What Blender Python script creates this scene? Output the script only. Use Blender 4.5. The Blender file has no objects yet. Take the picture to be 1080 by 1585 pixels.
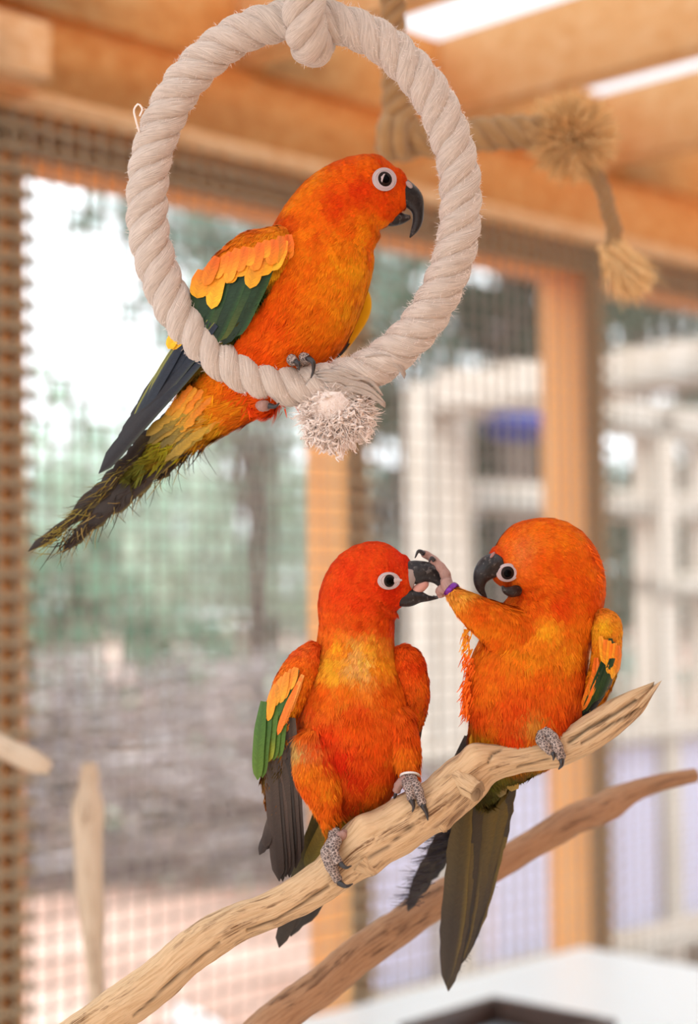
import bpy, math, random
import numpy as np
from mathutils import Matrix, Vector, noise
from mathutils.bvhtree import BVHTree

random.seed(7)
rng = np.random.default_rng(7)
scene = bpy.context.scene
COL = scene.collection

# ------------------------------------------------------------------ camera
FPX = 2600.0                      # focal length in pixels of the 1080x1585 frame
CX, CY = 540.0, 792.5
D0 = 0.93                         # focus distance (metres)
S = D0 / FPX                      # metres per pixel in the focus plane
PITCH = math.atan(127.5 / FPX)
ROLL = math.radians(-0.55)
CAM = np.array([0.0, 0.0, 1.45])
RM = Matrix.Rotation(math.pi / 2 + PITCH, 3, 'X') @ Matrix.Rotation(ROLL, 3, 'Z')
R = np.array(RM)
cd = bpy.data.cameras.new('camera')
cam = bpy.data.objects.new('camera', cd)
COL.objects.link(cam)
cam.matrix_world = Matrix.Translation(CAM) @ RM.to_4x4()
cd.sensor_fit = 'HORIZONTAL'
cd.sensor_width = 36.0
cd.lens = 36.0 * FPX / 1080.0
cd.clip_start, cd.clip_end = 0.02, 400
cd.dof.use_dof = True
cd.dof.focus_distance = D0 - 0.012
cd.dof.aperture_fstop = cd.lens / 15.5
scene.camera = cam

# ------------------------------------------------------------------ sky, sun, exposure
world = bpy.data.worlds.new('overcast_sky')
scene.world = world
world.use_nodes = True
wn = world.node_tree
bg = wn.nodes['Background']
bg.inputs['Color'].default_value = (0.90, 0.96, 1.0, 1)
bg.inputs['Strength'].default_value = 1.4
sun_d = bpy.data.lights.new('sun', 'SUN')
sun_d.energy = 1.3
sun_d.angle = math.radians(25)
sun_d.color = (1.0, 0.95, 0.88)
sun = bpy.data.objects.new('sun', sun_d)
COL.objects.link(sun)
sun.rotation_euler = (math.radians(38), math.radians(-14), math.radians(12))
vs = scene.view_settings
vs.view_transform = 'Standard'
vs.look = 'None'
vs.gamma = 1.0
vs.use_curve_mapping = False
vs.exposure = 0.85
scene.cycles.max_bounces = 8
scene.cycles.diffuse_bounces = 5
scene.cycles.transparent_max_bounces = 8

# ------------------------------------------------------------------ helpers
def lin(c):
    c = np.asarray(c, float) / 255.0
    return np.where(c <= 0.04045, c / 12.92, ((c + 0.055) / 1.055) ** 2.4)

def i2w(p):
    """(px, py, dz) in pixels of the focus plane -> world metres"""
    p = np.atleast_2d(np.asarray(p, float))
    d = D0 + p[:, 2] * S
    c = np.stack([(p[:, 0] - CX) / FPX * d, -(p[:, 1] - CY) / FPX * d, -d], 1)
    return c @ R.T + CAM

def at(px, py, d):
    return i2w([[px, py, (d - D0) / S]])[0]

def n2w(n):
    n = np.atleast_2d(np.asarray(n, float))
    return (n * np.array([1, -1, -1])) @ R.T

def unit(v):
    v = np.asarray(v, float)
    return v / np.maximum(np.linalg.norm(v, axis=-1, keepdims=True), 1e-9)

def spline(P, m):
    P = np.asarray(P, float)
    n = len(P)
    d = np.linalg.norm(np.diff(P[:, :3], axis=0), axis=1)
    t = np.concatenate([[0], np.cumsum(np.maximum(d, 1e-6))])
    T = np.zeros_like(P)
    T[1:-1] = ((P[1:-1] - P[:-2]) / np.diff(t)[:-1, None] * np.diff(t)[1:, None] +
               (P[2:] - P[1:-1]) / np.diff(t)[1:, None] * np.diff(t)[:-1, None]) / (t[2:] - t[:-2])[:, None]
    T[0] = (P[1] - P[0]) / (t[1] - t[0])
    T[-1] = (P[-1] - P[-2]) / (t[-1] - t[-2])
    q = np.linspace(0, t[-1], m)
    k = np.clip(np.searchsorted(t, q, side='right') - 1, 0, n - 2)
    h = (t[k + 1] - t[k])[:, None]
    u = ((q - t[k])[:, None]) / h
    return ((2 * u**3 - 3 * u**2 + 1) * P[k] + (u**3 - 2 * u**2 + u) * h * T[k] +
            (-2 * u**3 + 3 * u**2) * P[k + 1] + (u**3 - u**2) * h * T[k + 1])

def frames(P, ref=None):
    P = np.asarray(P, float)
    T = unit(np.gradient(P, axis=0))
    if ref is not None:
        N = unit(np.cross(T, ref))
        return T, N, np.cross(N, T)
    a = np.array([0, 0, 1.0]) if abs(T[0][2]) < 0.9 else np.array([1.0, 0, 0])
    N = np.zeros_like(P)
    v = unit(np.cross(T[0], a))
    for i in range(len(P)):
        v = unit(v - T[i] * np.dot(v, T[i]))
        N[i] = v
    return T, N, np.cross(T, N)

def tube(P, rad, seg=12, ref=None, caps=True, twist=0.0):
    """closed tube; rad (N,) or (N,2) -> V, quads, tris, uv"""
    P = np.asarray(P, float)
    rad = np.asarray(rad, float)
    if rad.ndim == 1:
        rad = np.stack([rad, rad], 1)
    T, N, B = frames(P, ref)
    a = np.linspace(0, 2 * np.pi, seg, endpoint=False)
    ca, sa = np.cos(a), np.sin(a)
    V = (P[:, None] + N[:, None] * (rad[:, 0:1] * ca)[..., None] + B[:, None] * (rad[:, 1:2] * sa)[..., None])
    n = len(P)
    V = V.reshape(-1, 3)
    i, j = np.meshgrid(np.arange(n - 1), np.arange(seg), indexing='ij')
    q = np.stack([i * seg + j, i * seg + (j + 1) % seg, (i + 1) * seg + (j + 1) % seg, (i + 1) * seg + j], -1).reshape(-1, 4)
    L = np.concatenate([[0], np.cumsum(np.linalg.norm(np.diff(P, axis=0), axis=1))])
    uv = np.stack([np.repeat(L, seg), np.tile(a / (2 * np.pi), n)], 1)
    t = np.zeros((0, 3), int)
    if caps:
        k = len(V)
        V = np.vstack([V, P[0], P[-1]])
        uv = np.vstack([uv, [0, .5], [L[-1], .5]])
        j = np.arange(seg)
        t = np.vstack([np.stack([np.full(seg, k), (j + 1) % seg, j], 1),
                       np.stack([np.full(seg, k + 1), (n - 1) * seg + j, (n - 1) * seg + (j + 1) % seg], 1)])
    return V, q, t, uv

class MB:
    """collects geometry for ONE mesh"""
    def __init__(s):
        s.V, s.Q, s.T, s.C, s.U, s.N = [], [], [], [], [], []
        s.n = 0
    def add(s, V, Q=None, T=None, col=None, uv=None, nrm=None):
        V = np.asarray(V, float)
        m = len(V)
        s.V.append(V)
        if Q is not None and len(Q): s.Q.append(np.asarray(Q, int) + s.n)
        if T is not None and len(T): s.T.append(np.asarray(T, int) + s.n)
        c = np.ones((m, 3)) if col is None else np.broadcast_to(np.asarray(col, float), (m, 3))
        s.C.append(c)
        s.U.append(np.zeros((m, 2)) if uv is None else np.asarray(uv, float))
        if nrm is not None: s.N.append(np.broadcast_to(nrm, (m, 3)))
        s.n += m
        return s
    def tube(s, P, rad, seg=10, ref=None, col=None, caps=True):
        V, q, t, uv = tube(P, rad, seg, ref, caps)
        return s.add(V, q, t, col, uv)
    def box(s, lo, hi, M=None, col=None, bev=0.0):
        lo, hi = np.asarray(lo, float), np.asarray(hi, float)
        b = min(bev, 0.45 * float(np.min(hi - lo)))
        if b <= 0:
            V = np.array([[x, y, z] for x in (lo[0], hi[0]) for y in (lo[1], hi[1]) for z in (lo[2], hi[2])])
            Q = [[0, 1, 3, 2], [4, 6, 7, 5], [0, 4, 5, 1], [2, 3, 7, 6], [0, 2, 6, 4], [1, 5, 7, 3]]
            T = []
        else:
            V, Q, T = [], [], []
            idx = {}
            for ix in (0, 1):
                for iy in (0, 1):
                    for iz in (0, 1):
                        c = [(lo, hi)[k][a] for a, k in enumerate((ix, iy, iz))]
                        for ax in range(3):
                            p = list(c)
                            for a, k in enumerate((ix, iy, iz)):
                                if a != ax: p[a] += b if k == 0 else -b
                            idx[(ix, iy, iz, ax)] = len(V); V.append(p)
            def f(ax, k):
                o = [a for a in range(3) if a != ax]
                r = []
                for u, v in ((0, 0), (1, 0), (1, 1), (0, 1)):
                    c = [0, 0, 0]; c[ax] = k; c[o[0]] = u; c[o[1]] = v
                    r.append(idx[(*c, ax)])
                return r
            for ax in range(3):
                for k in (0, 1): Q.append(f(ax, k))
            for ax in range(3):
                o = [a for a in range(3) if a != ax]
                for u in (0, 1):
                    for v in (0, 1):
                        c0 = [0, 0, 0]; c1 = [0, 0, 0]
                        c0[ax] = 0; c1[ax] = 1
                        for c in (c0, c1): c[o[0]] = u; c[o[1]] = v
                        Q.append([idx[(*c0, o[0])], idx[(*c1, o[0])], idx[(*c1, o[1])], idx[(*c0, o[1])]])
            for ix in (0, 1):
                for iy in (0, 1):
                    for iz in (0, 1):
                        T.append([idx[(ix, iy, iz, a)] for a in range(3)])
            V = np.array(V)
        if M is not None: V = M(V)
        return s.add(V, Q, T, col)
    def build(s, name, mat, parent=None, smooth=True, space='W', origin=None):
        V = np.vstack(s.V)
        N = np.vstack(s.N) if s.N else None
        if space == 'I':
            V = i2w(V)
            if N is not None: N = n2w(N)
        return mkobj(name, V, np.vstack(s.Q) if s.Q else np.zeros((0, 4), int),
                     np.vstack(s.T) if s.T else np.zeros((0, 3), int), mat, parent, np.vstack(s.C), np.vstack(s.U), N, smooth, origin)

def root_of(o):
    while o.parent: o = o.parent
    return o

def mkobj(name, V, Q, T, mat, parent=None, C=None, U=None, N=None, smooth=True, origin=None):
    me = bpy.data.meshes.new(name)
    off = np.zeros(3)
    if parent is not None:
        off = np.array(root_of(parent).location)
    elif origin is not None:
        off = np.asarray(origin, float)
    V = V - off
    nq, nt = len(Q), len(T)
    me.vertices.add(len(V)); me.vertices.foreach_set('co', np.ascontiguousarray(V, np.float32).ravel())
    loops = np.concatenate([np.asarray(Q, np.int32).ravel(), np.asarray(T, np.int32).ravel()])
    me.loops.add(len(loops)); me.loops.foreach_set('vertex_index', loops)
    me.polygons.add(nq + nt)
    tot = np.concatenate([np.full(nq, 4), np.full(nt, 3)]).astype(np.int32)
    st = np.concatenate([[0], np.cumsum(tot)[:-1]]).astype(np.int32)
    me.polygons.foreach_set('loop_start', st)
    me.polygons.foreach_set('loop_total', tot)
    if smooth: me.polygons.foreach_set('use_smooth', np.ones(nq + nt, bool))
    if C is not None:
        a = me.color_attributes.new('Col', 'FLOAT_COLOR', 'POINT')
        a.data.foreach_set('color', np.hstack([C, np.ones((len(C), 1))]).astype(np.float32).ravel())
    if U is not None:
        u = me.uv_layers.new(name='UVMap')
        u.data.foreach_set('uv', np.asarray(U, np.float32)[loops].ravel())
    me.update(); me.validate()
    if N is not None:
        me.normals_split_custom_set_from_vertices(np.asarray(unit(N), np.float32).tolist())
    me.materials.append(mat)
    o = bpy.data.objects.new(name, me)
    COL.objects.link(o)
    if parent is not None: o.parent = parent
    elif origin is not None: o.location = off
    return o

def tag(o, label=None, cat=None, group=None, kind=None):
    if label: o['label'] = label
    if cat: o['category'] = cat
    if group: o['group'] = group
    if kind: o['kind'] = kind
    return o

def thing(name, label, cat, loc, group=None, kind=None):
    o = bpy.data.objects.new(name, None)
    o.empty_display_size = 0.02
    o.location = Vector(loc)
    COL.objects.link(o)
    return tag(o, label, cat, group, kind)

# ------------------------------------------------------------------ materials
def mat(name, col=(1, 1, 1), rough=0.6, spec=0.3, attr=False):
    m = bpy.data.materials.new(name)
    m.use_nodes = True
    nt = m.node_tree
    b = nt.nodes['Principled BSDF']
    b.inputs['Roughness'].default_value = rough
    b.inputs['Specular IOR Level'].default_value = spec
    b.inputs['Base Color'].default_value = (*col, 1)
    if attr:
        a = nt.nodes.new('ShaderNodeAttribute'); a.attribute_name = 'Col'
        nt.links.new(a.outputs['Color'], b.inputs['Base Color'])
        m['attr'] = a.name
    return m

def nd(m, kind, **kw):
    n = m.node_tree.nodes.new(kind)
    for k, v in kw.items():
        if k in n.inputs: n.inputs[k].default_value = v
        else: setattr(n, k, v)
    return n

def lk(m, a, b): m.node_tree.links.new(a, b)
def bsdf(m): return m.node_tree.nodes['Principled BSDF']

def ramp(m, fac, stops):
    r = nd(m, 'ShaderNodeValToRGB')
    e = r.color_ramp.elements
    while len(e) > 1: e.remove(e[-1])
    e[0].position, e[0].color = stops[0][0], (*stops[0][1], 1)
    for p, c in stops[1:]:
        x = e.new(p); x.color = (*c, 1)
    lk(m, fac, r.inputs['Fac'])
    return r.outputs['Color']

def bump(m, h, strength=0.3, dist=0.001):
    b = nd(m, 'ShaderNodeBump', Strength=strength, Distance=dist)
    lk(m, h, b.inputs['Height'])
    lk(m, b.outputs['Normal'], bsdf(m).inputs['Normal'])

def texco(m, out, scale):
    tc = nd(m, 'ShaderNodeTexCoord')
    mp = nd(m, 'ShaderNodeMapping')
    mp.inputs['Scale'].default_value = scale
    lk(m, tc.outputs[out], mp.inputs['Vector'])
    return mp.outputs['Vector']

def wood_mat(name, base, dark, light, scale=(3, 3, 60), rot=None, rough=0.7):
    m = mat(name, base, rough, 0.2)
    tc = nd(m, 'ShaderNodeTexCoord'); mp = nd(m, 'ShaderNodeMapping')
    if rot: mp.inputs['Rotation'].default_value = rot
    mp.inputs['Scale'].default_value = scale
    lk(m, tc.outputs['Object'], mp.inputs['Vector'])
    n1 = nd(m, 'ShaderNodeTexNoise', Scale=1.0, Detail=6.0, Distortion=0.6)
    lk(m, mp.outputs['Vector'], n1.inputs['Vector'])
    c = ramp(m, n1.outputs['Fac'], [(0.3, dark), (0.5, base), (0.72, light)])
    lk(m, c, bsdf(m).inputs['Base Color'])
    bump(m, n1.outputs['Fac'], 0.2, 0.002)
    return m

# wall direction (world): along the wall D, inward normal N
DW = np.array([0.7017, 0.7125, 0.0]); NW = np.array([0.7125, -0.7017, 0.0])
WANG = math.atan2(DW[1], DW[0])
P0 = np.array([(20 - CX) / FPX * 1.88, 1.88, 0.0])
def wl(V):
    """wall coordinates (t along, n inward, h up) -> world"""
    V = np.atleast_2d(V)
    return P0 + V[:, :1] * DW + V[:, 1:2] * NW + V[:, 2:3] * np.array([0, 0, 1.0])
def wl1(t, n, h): return wl([[t, n, h]])[0]
def wall_t(px): return (1.88 * 3080.0 / (3100.0 - px) - 1.88) / 0.7125

ORG = lin((229, 160, 91)); ORGD = lin((212, 138, 70)); ORGL = lin((236, 178, 114))
M_wood_t = wood_mat('orange_timber_along', ORG, ORGD, ORGL, (2.5, 60, 60), (0, 0, -WANG))
M_wood_v = wood_mat('orange_timber_upright', ORG, ORGD, ORGL, (50, 50, 2.5), None)
M_wood_n = wood_mat('orange_timber_rafter', lin((232, 180, 122)), lin((220, 162, 102)), lin((238, 194, 142)), (60, 2.5, 60), (0, 0, -WANG))
M_pale = wood_mat('pale_batten_timber', lin((232, 186, 136)), lin((214, 160, 108)), lin((240, 204, 160)), (2.5, 60, 60), (0, 0, -WANG))
M_white = wood_mat('white_painted_timber', lin((206, 196, 184)), lin((190, 178, 162)), lin((218, 210, 200)), (30, 30, 3), None)
M_wire = mat('galvanised_wire', lin((150, 142, 132)), 0.5, 0.4)
M_wire_dark = mat('shade_toned_wire', lin((150, 132, 106)), 0.6, 0.3)  # wire tone with the mesh's shade on the timber put in
M_roof = bpy.data.materials.new('translucent_roof_sheet'); M_roof.use_nodes = True
_nt = M_roof.node_tree; _nt.nodes.clear()
_o = _nt.nodes.new('ShaderNodeOutputMaterial'); _t = _nt.nodes.new('ShaderNodeBsdfTranslucent'); _d = _nt.nodes.new('ShaderNodeBsdfDiffuse'); _m = _nt.nodes.new('ShaderNodeMixShader')
_t.inputs['Color'].default_value = (0.86, 0.87, 0.89, 1); _d.inputs['Color'].default_value = (0.8, 0.8, 0.8, 1); _m.inputs['Fac'].default_value = 0.15
_nt.links.new(_t.outputs[0], _m.inputs[1]); _nt.links.new(_d.outputs[0], _m.inputs[2]); _nt.links.new(_m.outputs[0], _o.inputs[0])

M_floor = mat('pale_concrete', lin((222, 216, 206)), 0.8, 0.2)
_n = nd(M_floor, 'ShaderNodeTexNoise', Scale=9.0, Detail=8.0)
lk(M_floor, ramp(M_floor, _n.outputs['Fac'], [(0.3, lin((214, 206, 194))), (0.7, lin((230, 224, 216)))]), bsdf(M_floor).inputs['Base Color'])
M_ground = mat('pinkish_gravel', lin((214, 180, 164)), 0.9, 0.1)
_v = texco(M_ground, 'Object', (1, 1, 1))
_n = nd(M_ground, 'ShaderNodeTexNoise', Scale=1.3, Detail=9.0); lk(M_ground, _v, _n.inputs['Vector'])
lk(M_ground, ramp(M_ground, _n.outputs['Fac'], [(0.3, lin((168, 132, 116))), (0.5, lin((194, 160, 145))), (0.7, lin((212, 184, 170)))]), bsdf(M_ground).inputs['Base Color'])

# ------------------------------------------------------------------ setting: floor, ground, wall, ceiling
mb = MB(); mb.box((-2.4, 0.0, -0.06), (2.4, 3.4, 0.0), wl); tag(mb.build('floor', M_floor, smooth=False), kind='structure')
mb = MB()
gx = np.linspace(-60, 60, 61); gy = np.linspace(-20, 100, 61)
GX, GY = np.meshgrid(gx, gy, indexing='ij')
GZ = -0.07 - 0.0 * GX
ii, jj = np.meshgrid(np.arange(60), np.arange(60), indexing='ij')
mb.add(np.stack([GX, GY, GZ], -1).reshape(-1, 3), np.stack([ii * 61 + jj, (ii + 1) * 61 + jj, (ii + 1) * 61 + jj + 1, ii * 61 + jj + 1], -1).reshape(-1, 4))
tag(mb.build('ground', M_ground, smooth=False), kind='structure')

wall = thing('wall_back', None, None, wl1(0, 0, 0), kind='structure')
T0, T1 = -1.1, 2.3
post_t = [-1.09, -0.535, 0.02, 0.579, 1.123, 1.68, 2.24]
for tr in post_t:
    MB().box((tr - (0.034 if abs(tr - .579) < .01 else 0.052), -0.092, 0.0), (tr, -0.003, 1.952), wl, bev=0.003).build('post', M_wood_v, wall, False)
MB().box((T0, -0.092, 1.952), (T1, -0.003, 2.02), wl, bev=0.003).build('header_beam', M_wood_t, wall, False)
MB().box((T0, -0.05, 2.02), (T1, 0.003, 2.125), wl, bev=0.002).build('fascia_board', M_wood_t, wall, False)
MB().box((T0, -0.003, 2.003), (T1, 0.012, 2.027), wl, bev=0.003).build('batten', M_pale, wall, False)
MB().box((T0, -0.09, 0.03), (T1, -0.003, 0.11), wl, bev=0.003).build('sill_beam', M_wood_t, wall, False)
MB().box((-0.12, 0.004, 2.028), (0.022, 0.045, 2.098), wl, bev=0.004).build('timber_block', M_pale, wall, False)
for k in range(len(post_t) - 1):
    a, b = post_t[k] - 0.05, post_t[k + 1]
    mb = MB()
    w = 0.0014
    for t in np.arange(math.ceil(a / .0254) * .0254, b, .0254):
        mb.box((t - w, -w, 0.08), (t + w, w, 2.01), wl)
    for h in np.arange(0.10, 2.01, .0254):
        mb.box((a, w * .5, h - w), (b, w * 2.5, h + w), wl)
    tag(mb.build('wire_mesh', M_wire, wall, False), kind='stuff')
# doubled mesh over posts and header, added to paint its shadow on the wood
for k, tr in enumerate(post_t):
    mb = MB(); w = 0.0022
    for t in np.arange(tr - 0.050, tr, .0127 * 2) + .006:
        mb.box((t - w, .003, 0.1), (t + w, .003 + 2 * w, 2.0), wl)
    for h in np.arange(0.105, 2.0, .0254):
        mb.box((tr - .055, .005, h - 2 * w), (tr + .004, .005 + 2 * w, h + 2 * w), wl)
    tag(mb.build('mesh_shade_strip', M_wire_dark, wall, False), kind='stuff')
mb = MB(); w = 0.0022
for t in np.arange(T0, T1, .0254):
    mb.box((t - 1.2 * w, .003, 1.952), (t + 1.2 * w, .003 + 2 * w, 2.003), wl)
for h in (1.962, 1.985):
    mb.box((T0, .005, h - w), (T1, .005 + 2 * w, h + w), wl)
tag(mb.build('mesh_shade_strip', M_wire_dark, wall, False), kind='stuff')

rear = thing('wall_rear_added', None, None, wl1(0, 2.7, 0), kind='structure')  # unseen wall added behind the camera to darken reflections and front light
for k in range(16):
    a = -2.2 + k * .28
    MB().box((a, 2.70, 0.0), (a + .278, 2.722, 2.12), wl, bev=.003).build('plank', M_wood_v, rear, False)

ceil = thing('ceiling', None, None, wl1(0, 0.5, 2.12), kind='structure')
rz = [(2.40 + .275 * k - 1.88) / .7125 for k in range(-6, 5)]
for t in rz:
    MB().box((t - .019, -0.10, 2.128), (t + .019, 3.2, 2.245), wl, bev=0.002).build('rafter', M_wood_n, ceil, False)
for a, b in zip(rz[:-1], rz[1:]):
    MB().box((a + .019, -0.02, 2.120), (b - .019, 0.018, 2.244), wl, bev=0.002).build('blocking_board', M_wood_t, ceil, False)
MB().box((T0 - .6, -0.25, 2.246), (T1 + .3, 3.3, 2.252), wl).build('roof_sheet', M_roof, ceil, False)

# ------------------------------------------------------------------ white table and tray
M_table = mat('white_laminate', lin((240, 243, 243)), 0.35, 0.4)
tb = thing('table', 'white laminate table standing below the mesh wall, a dark tray on it', 'table', wl1(0.53, 0.45, 0))
MB().box((0.2, 0.129, 0.915), (0.867, 0.80, 0.95), wl, bev=0.006).build('tabletop', M_table, tb, False)
MB().box((0.24, 0.17, 0.85), (0.82, 0.76, 0.9145), wl, bev=0.003).build('apron', M_table, tb, False)
for a in (0.24, 0.78):
    for b in (0.17, 0.72):
        MB().box((a, b, 0.0), (a + .04, b + .04, 0.85), wl, bev=0.003).build('leg', M_table, tb, False)

# ------------------------------------------------------------------ tray on the table
M_tray = mat('dark_brown_wood', lin((70, 52, 44)), 0.5, 0.3)
M_traywater = mat('pale_liner', lin((196, 206, 214)), 0.25, 0.5)
pc = at(786, 1603, 0.482 / 0.2640)
tray = thing('food_tray', 'shallow dark-rimmed square tray lying on the white table', 'tray', (pc[0], pc[1], 0.95))
ta = WANG + math.radians(2)
def trM(V):
    V = np.atleast_2d(V)
    c, s = math.cos(ta), math.sin(ta)
    return np.stack([V[:, 0] * c - V[:, 1] * s + pc[0], V[:, 0] * s + V[:, 1] * c + pc[1], V[:, 2] + 0.9505], 1)
h_ = 0.085
MB().box((-h_, -h_, 0), (h_, h_, 0.006), trM, bev=0.001).build('base', M_traywater, tray, False)
for lo, hi in (((-h_, -h_, .006), (h_, -h_ + .012, .034)), ((-h_, h_ - .012, .006), (h_, h_, .034)),
               ((-h_, -h_ + .012, .006), (-h_ + .012, h_ - .012, .034)), ((h_ - .012, -h_ + .012, .006), (h_, h_ - .012, .034))):
    MB().box(lo, hi, trM, bev=0.002).build('rim_board', M_tray, tray, False)

# ------------------------------------------------------------------ neighbouring white aviary (outside, beyond the mesh)
M_lav = mat('pale_lavender_sheet', lin((206, 212, 240)), 0.5, 0.3)
M_grey = mat('grey_brown_board', lin((128, 116, 104)), 0.8, 0.1)
q0 = at(690, 920, 4.2); q0[2] = 0
def qw(V):
    V = np.atleast_2d(V)
    return q0 + V[:, :1] * DW + V[:, 1:2] * NW + V[:, 2:3] * np.array([0, 0, 1.0])
nb = thing('white_aviary_frame', 'white painted timber aviary frame with lavender lower panels beyond the mesh', 'aviary', qw([[0, 0, -.07]])[0])
Z0 = -0.07
for t, w_ in ((-0.05, .165), (0.93, .11), (1.22, .09), (1.9, .1), (-0.62, .0)):
    if w_: MB().box((t, -0.09, Z0), (t + w_, 0.0, 1.98), qw, bev=.006).build('post', M_white, nb, False)
for k in range(4):   # posts of the return wall coming towards the aviary
    n = 0.62 + .62 * k
MB().box((-0.05, 0.0, 1.90), (0.05, 0.92, 2.0), qw, bev=.006).build('top_rail', M_white, nb, False)
MB().box((0.05, -0.09, 1.90), (2.2, 0.0, 2.0), qw, bev=.006).build('top_rail', M_white, nb, False)
MB().box((0.12, -0.08, 1.66), (2.2, -0.01, 1.74), qw, bev=.006).build('rail', M_white, nb, False)
MB().box((0.93, -0.08, 1.43), (2.2, 0.01, 1.50), qw, bev=.006).build('rail', M_white, nb, False)
MB().box((-0.36, -0.03, 0.42), (2.4, 0.012, 0.51), qw, bev=.004).build('bottom_rail', M_white, nb, False)
MB().box((-0.36, -0.03, 1.02), (2.4, 0.012, 1.08), qw, bev=.004).build('middle_rail', M_white, nb, False)
MB().box((-0.36, -0.10, Z0), (2.4, -0.06, 0.40), qw, bev=.004).build('shaded_void_board', M_grey, nb, False)  # board filling the void below the panels, its shade put into the colour
for k in range(5):   # corrugated lower panels, one per bay
    a = -0.36 + k * .55
    x = np.linspace(a, a + .545, 56)
    n = 0.008 * np.sin(x * 2 * math.pi / .065) - .02
    P = np.concatenate([np.stack([x, n, np.full(56, .505)], 1), np.stack([x, n, np.full(56, 1.03)], 1)])
    i = np.arange(55)
    MB().add(qw(P), np.stack([i, i + 1, i + 57, i + 56], 1)).build('corrugated_panel', M_lav, nb)

M_blue = mat('blue_plush', lin((46, 66, 150)), 0.9, 0.1)
M_cord = mat('dark_cord', lin((60, 60, 70)), 0.9, 0.1)
pb = at(803, 652, 4.25)
toy = thing('hanging_hammock', 'dark blue plush hammock hanging under the white frame rail', 'bird toy', pb)
u = np.linspace(0, 1, 9)
mb = MB()
a = np.linspace(0, math.pi, 13)
P = np.stack([pb[0] - .075 * np.cos(a), np.full(13, pb[1]), pb[2] - .03 * np.sin(a) + .012], 1)
mb.tube(P, np.array([.012, .022, .03, .034, .036, .037, .037, .037, .036, .034, .03, .022, .012]), 14)
mb.build('pouch', M_blue, toy)
for sx in (-1, 1):
    e = np.array([pb[0] + sx * .07, pb[1], pb[2] + .01])
    MB().tube(np.stack([e, e + [-.3 * sx * .07, 0, .06], e + [-sx * .035, 0, 1.9 - pb[2] + .0]]), [.004] * 3, 6).build('cord', M_cord, toy)

# ------------------------------------------------------------------ trees and brush
def leaf_mat(name):
    m = mat(name, (1, 1, 1), 0.6, 0.25, attr=True)
    nt = m.node_tree
    tr = nt.nodes.new('ShaderNodeBsdfTranslucent'); mx = nt.nodes.new('ShaderNodeMixShader')
    nt.links.new(nt.nodes[m['attr']].outputs['Color'], tr.inputs['Color'])
    mx.inputs['Fac'].default_value = 0.5
    out = nt.nodes['Material Output']
    nt.links.new(bsdf(m).outputs[0], mx.inputs[1]); nt.links.new(tr.outputs[0], mx.inputs[2]); nt.links.new(mx.outputs[0], out.inputs['Surface'])
    return m
M_leaf = leaf_mat('tree_leaves')
M_bark = mat('tree_bark', lin((104, 94, 88)), 0.9, 0.1)
_n = nd(M_bark, 'ShaderNodeTexNoise', Scale=14.0, Detail=6.0)
lk(M_bark, ramp(M_bark, _n.outputs['Fac'], [(0.3, lin((70, 62, 58))), (0.7, lin((116, 104, 96)))]), bsdf(M_bark).inputs['Base Color'])

def leaves(mb, C, size, col, jit=.26):
    n = len(C)
    a = unit(rng.normal(size=(n, 3))); b = unit(np.cross(a, rng.normal(size=(n, 3)))); c = np.cross(a, b)
    L = size * rng.uniform(.7, 1.3, (n, 1))
    V = np.stack([C - a * L, C + b * L * .45 + c * L * .1, C + a * L, C - b * L * .45 + c * L * .1], 1).reshape(-1, 3)
    k = np.arange(n) * 4
    cl = col * (1 + rng.normal(size=(n, 1)) * jit)
    cl = np.clip(np.repeat(cl, 4, 0), 0, 1)
    mb.add(V, np.stack([k, k + 1, k + 2, k + 3], 1), None, cl)

def tree(px, d, blobs, col, label, n=2600, size=.055, trunk_r=.07, lean=0.0, group='trees beyond the mesh', name='tree', cat='tree', trunk=True):
    base = at(px, 920, d); base[2] = -.07
    t = thing(name, label, cat, base, group)
    pts = [at(bx, by, d + bd) for bx, by, br, bd in blobs]
    top = max(p[2] for p in pts)
    if trunk:
        z = np.linspace(-.07, top, 10)
        P = np.stack([base[0] + lean * (z - z[0]) + .05 * np.sin(z * 2.1 + px), base[1] + .04 * np.cos(z * 1.7), z], 1)
        MB().tube(P, np.linspace(trunk_r, trunk_r * .3, 10), 10).build('trunk', M_bark, t)
        for p, (bx, by, br, bd) in zip(pts, blobs):
            z0 = max(.3, p[2] * .55)
            s = np.array([np.interp(z0, z, P[:, 0]), np.interp(z0, z, P[:, 1]), z0])
            MB().tube(spline(np.stack([s, (s + p) / 2 + [0, 0, -.06], p]), 7), np.linspace(trunk_r * .45, .012, 7), 6).build('limb', M_bark, t)
    mb = MB()
    tot = sum(b[2] ** 2 for b in blobs)
    for p, (bx, by, br, bd) in zip(pts, blobs):
        m = int(n * br ** 2 / tot)
        rr = br / FPX * d
        # leaf sprays: clumps within the blob
        k = max(6, m // 22)
        cc = unit(rng.normal(size=(k, 3))) * rng.uniform(.2, 1, (k, 1)) ** .5 * rr
        C = p + cc[rng.integers(0, k, m)] + rng.normal(size=(m, 3)) * rr * .13
        leaves(mb, C, size, lin(col))
    tag(mb.build('foliage', M_leaf, t), kind='stuff')
    return t

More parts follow.
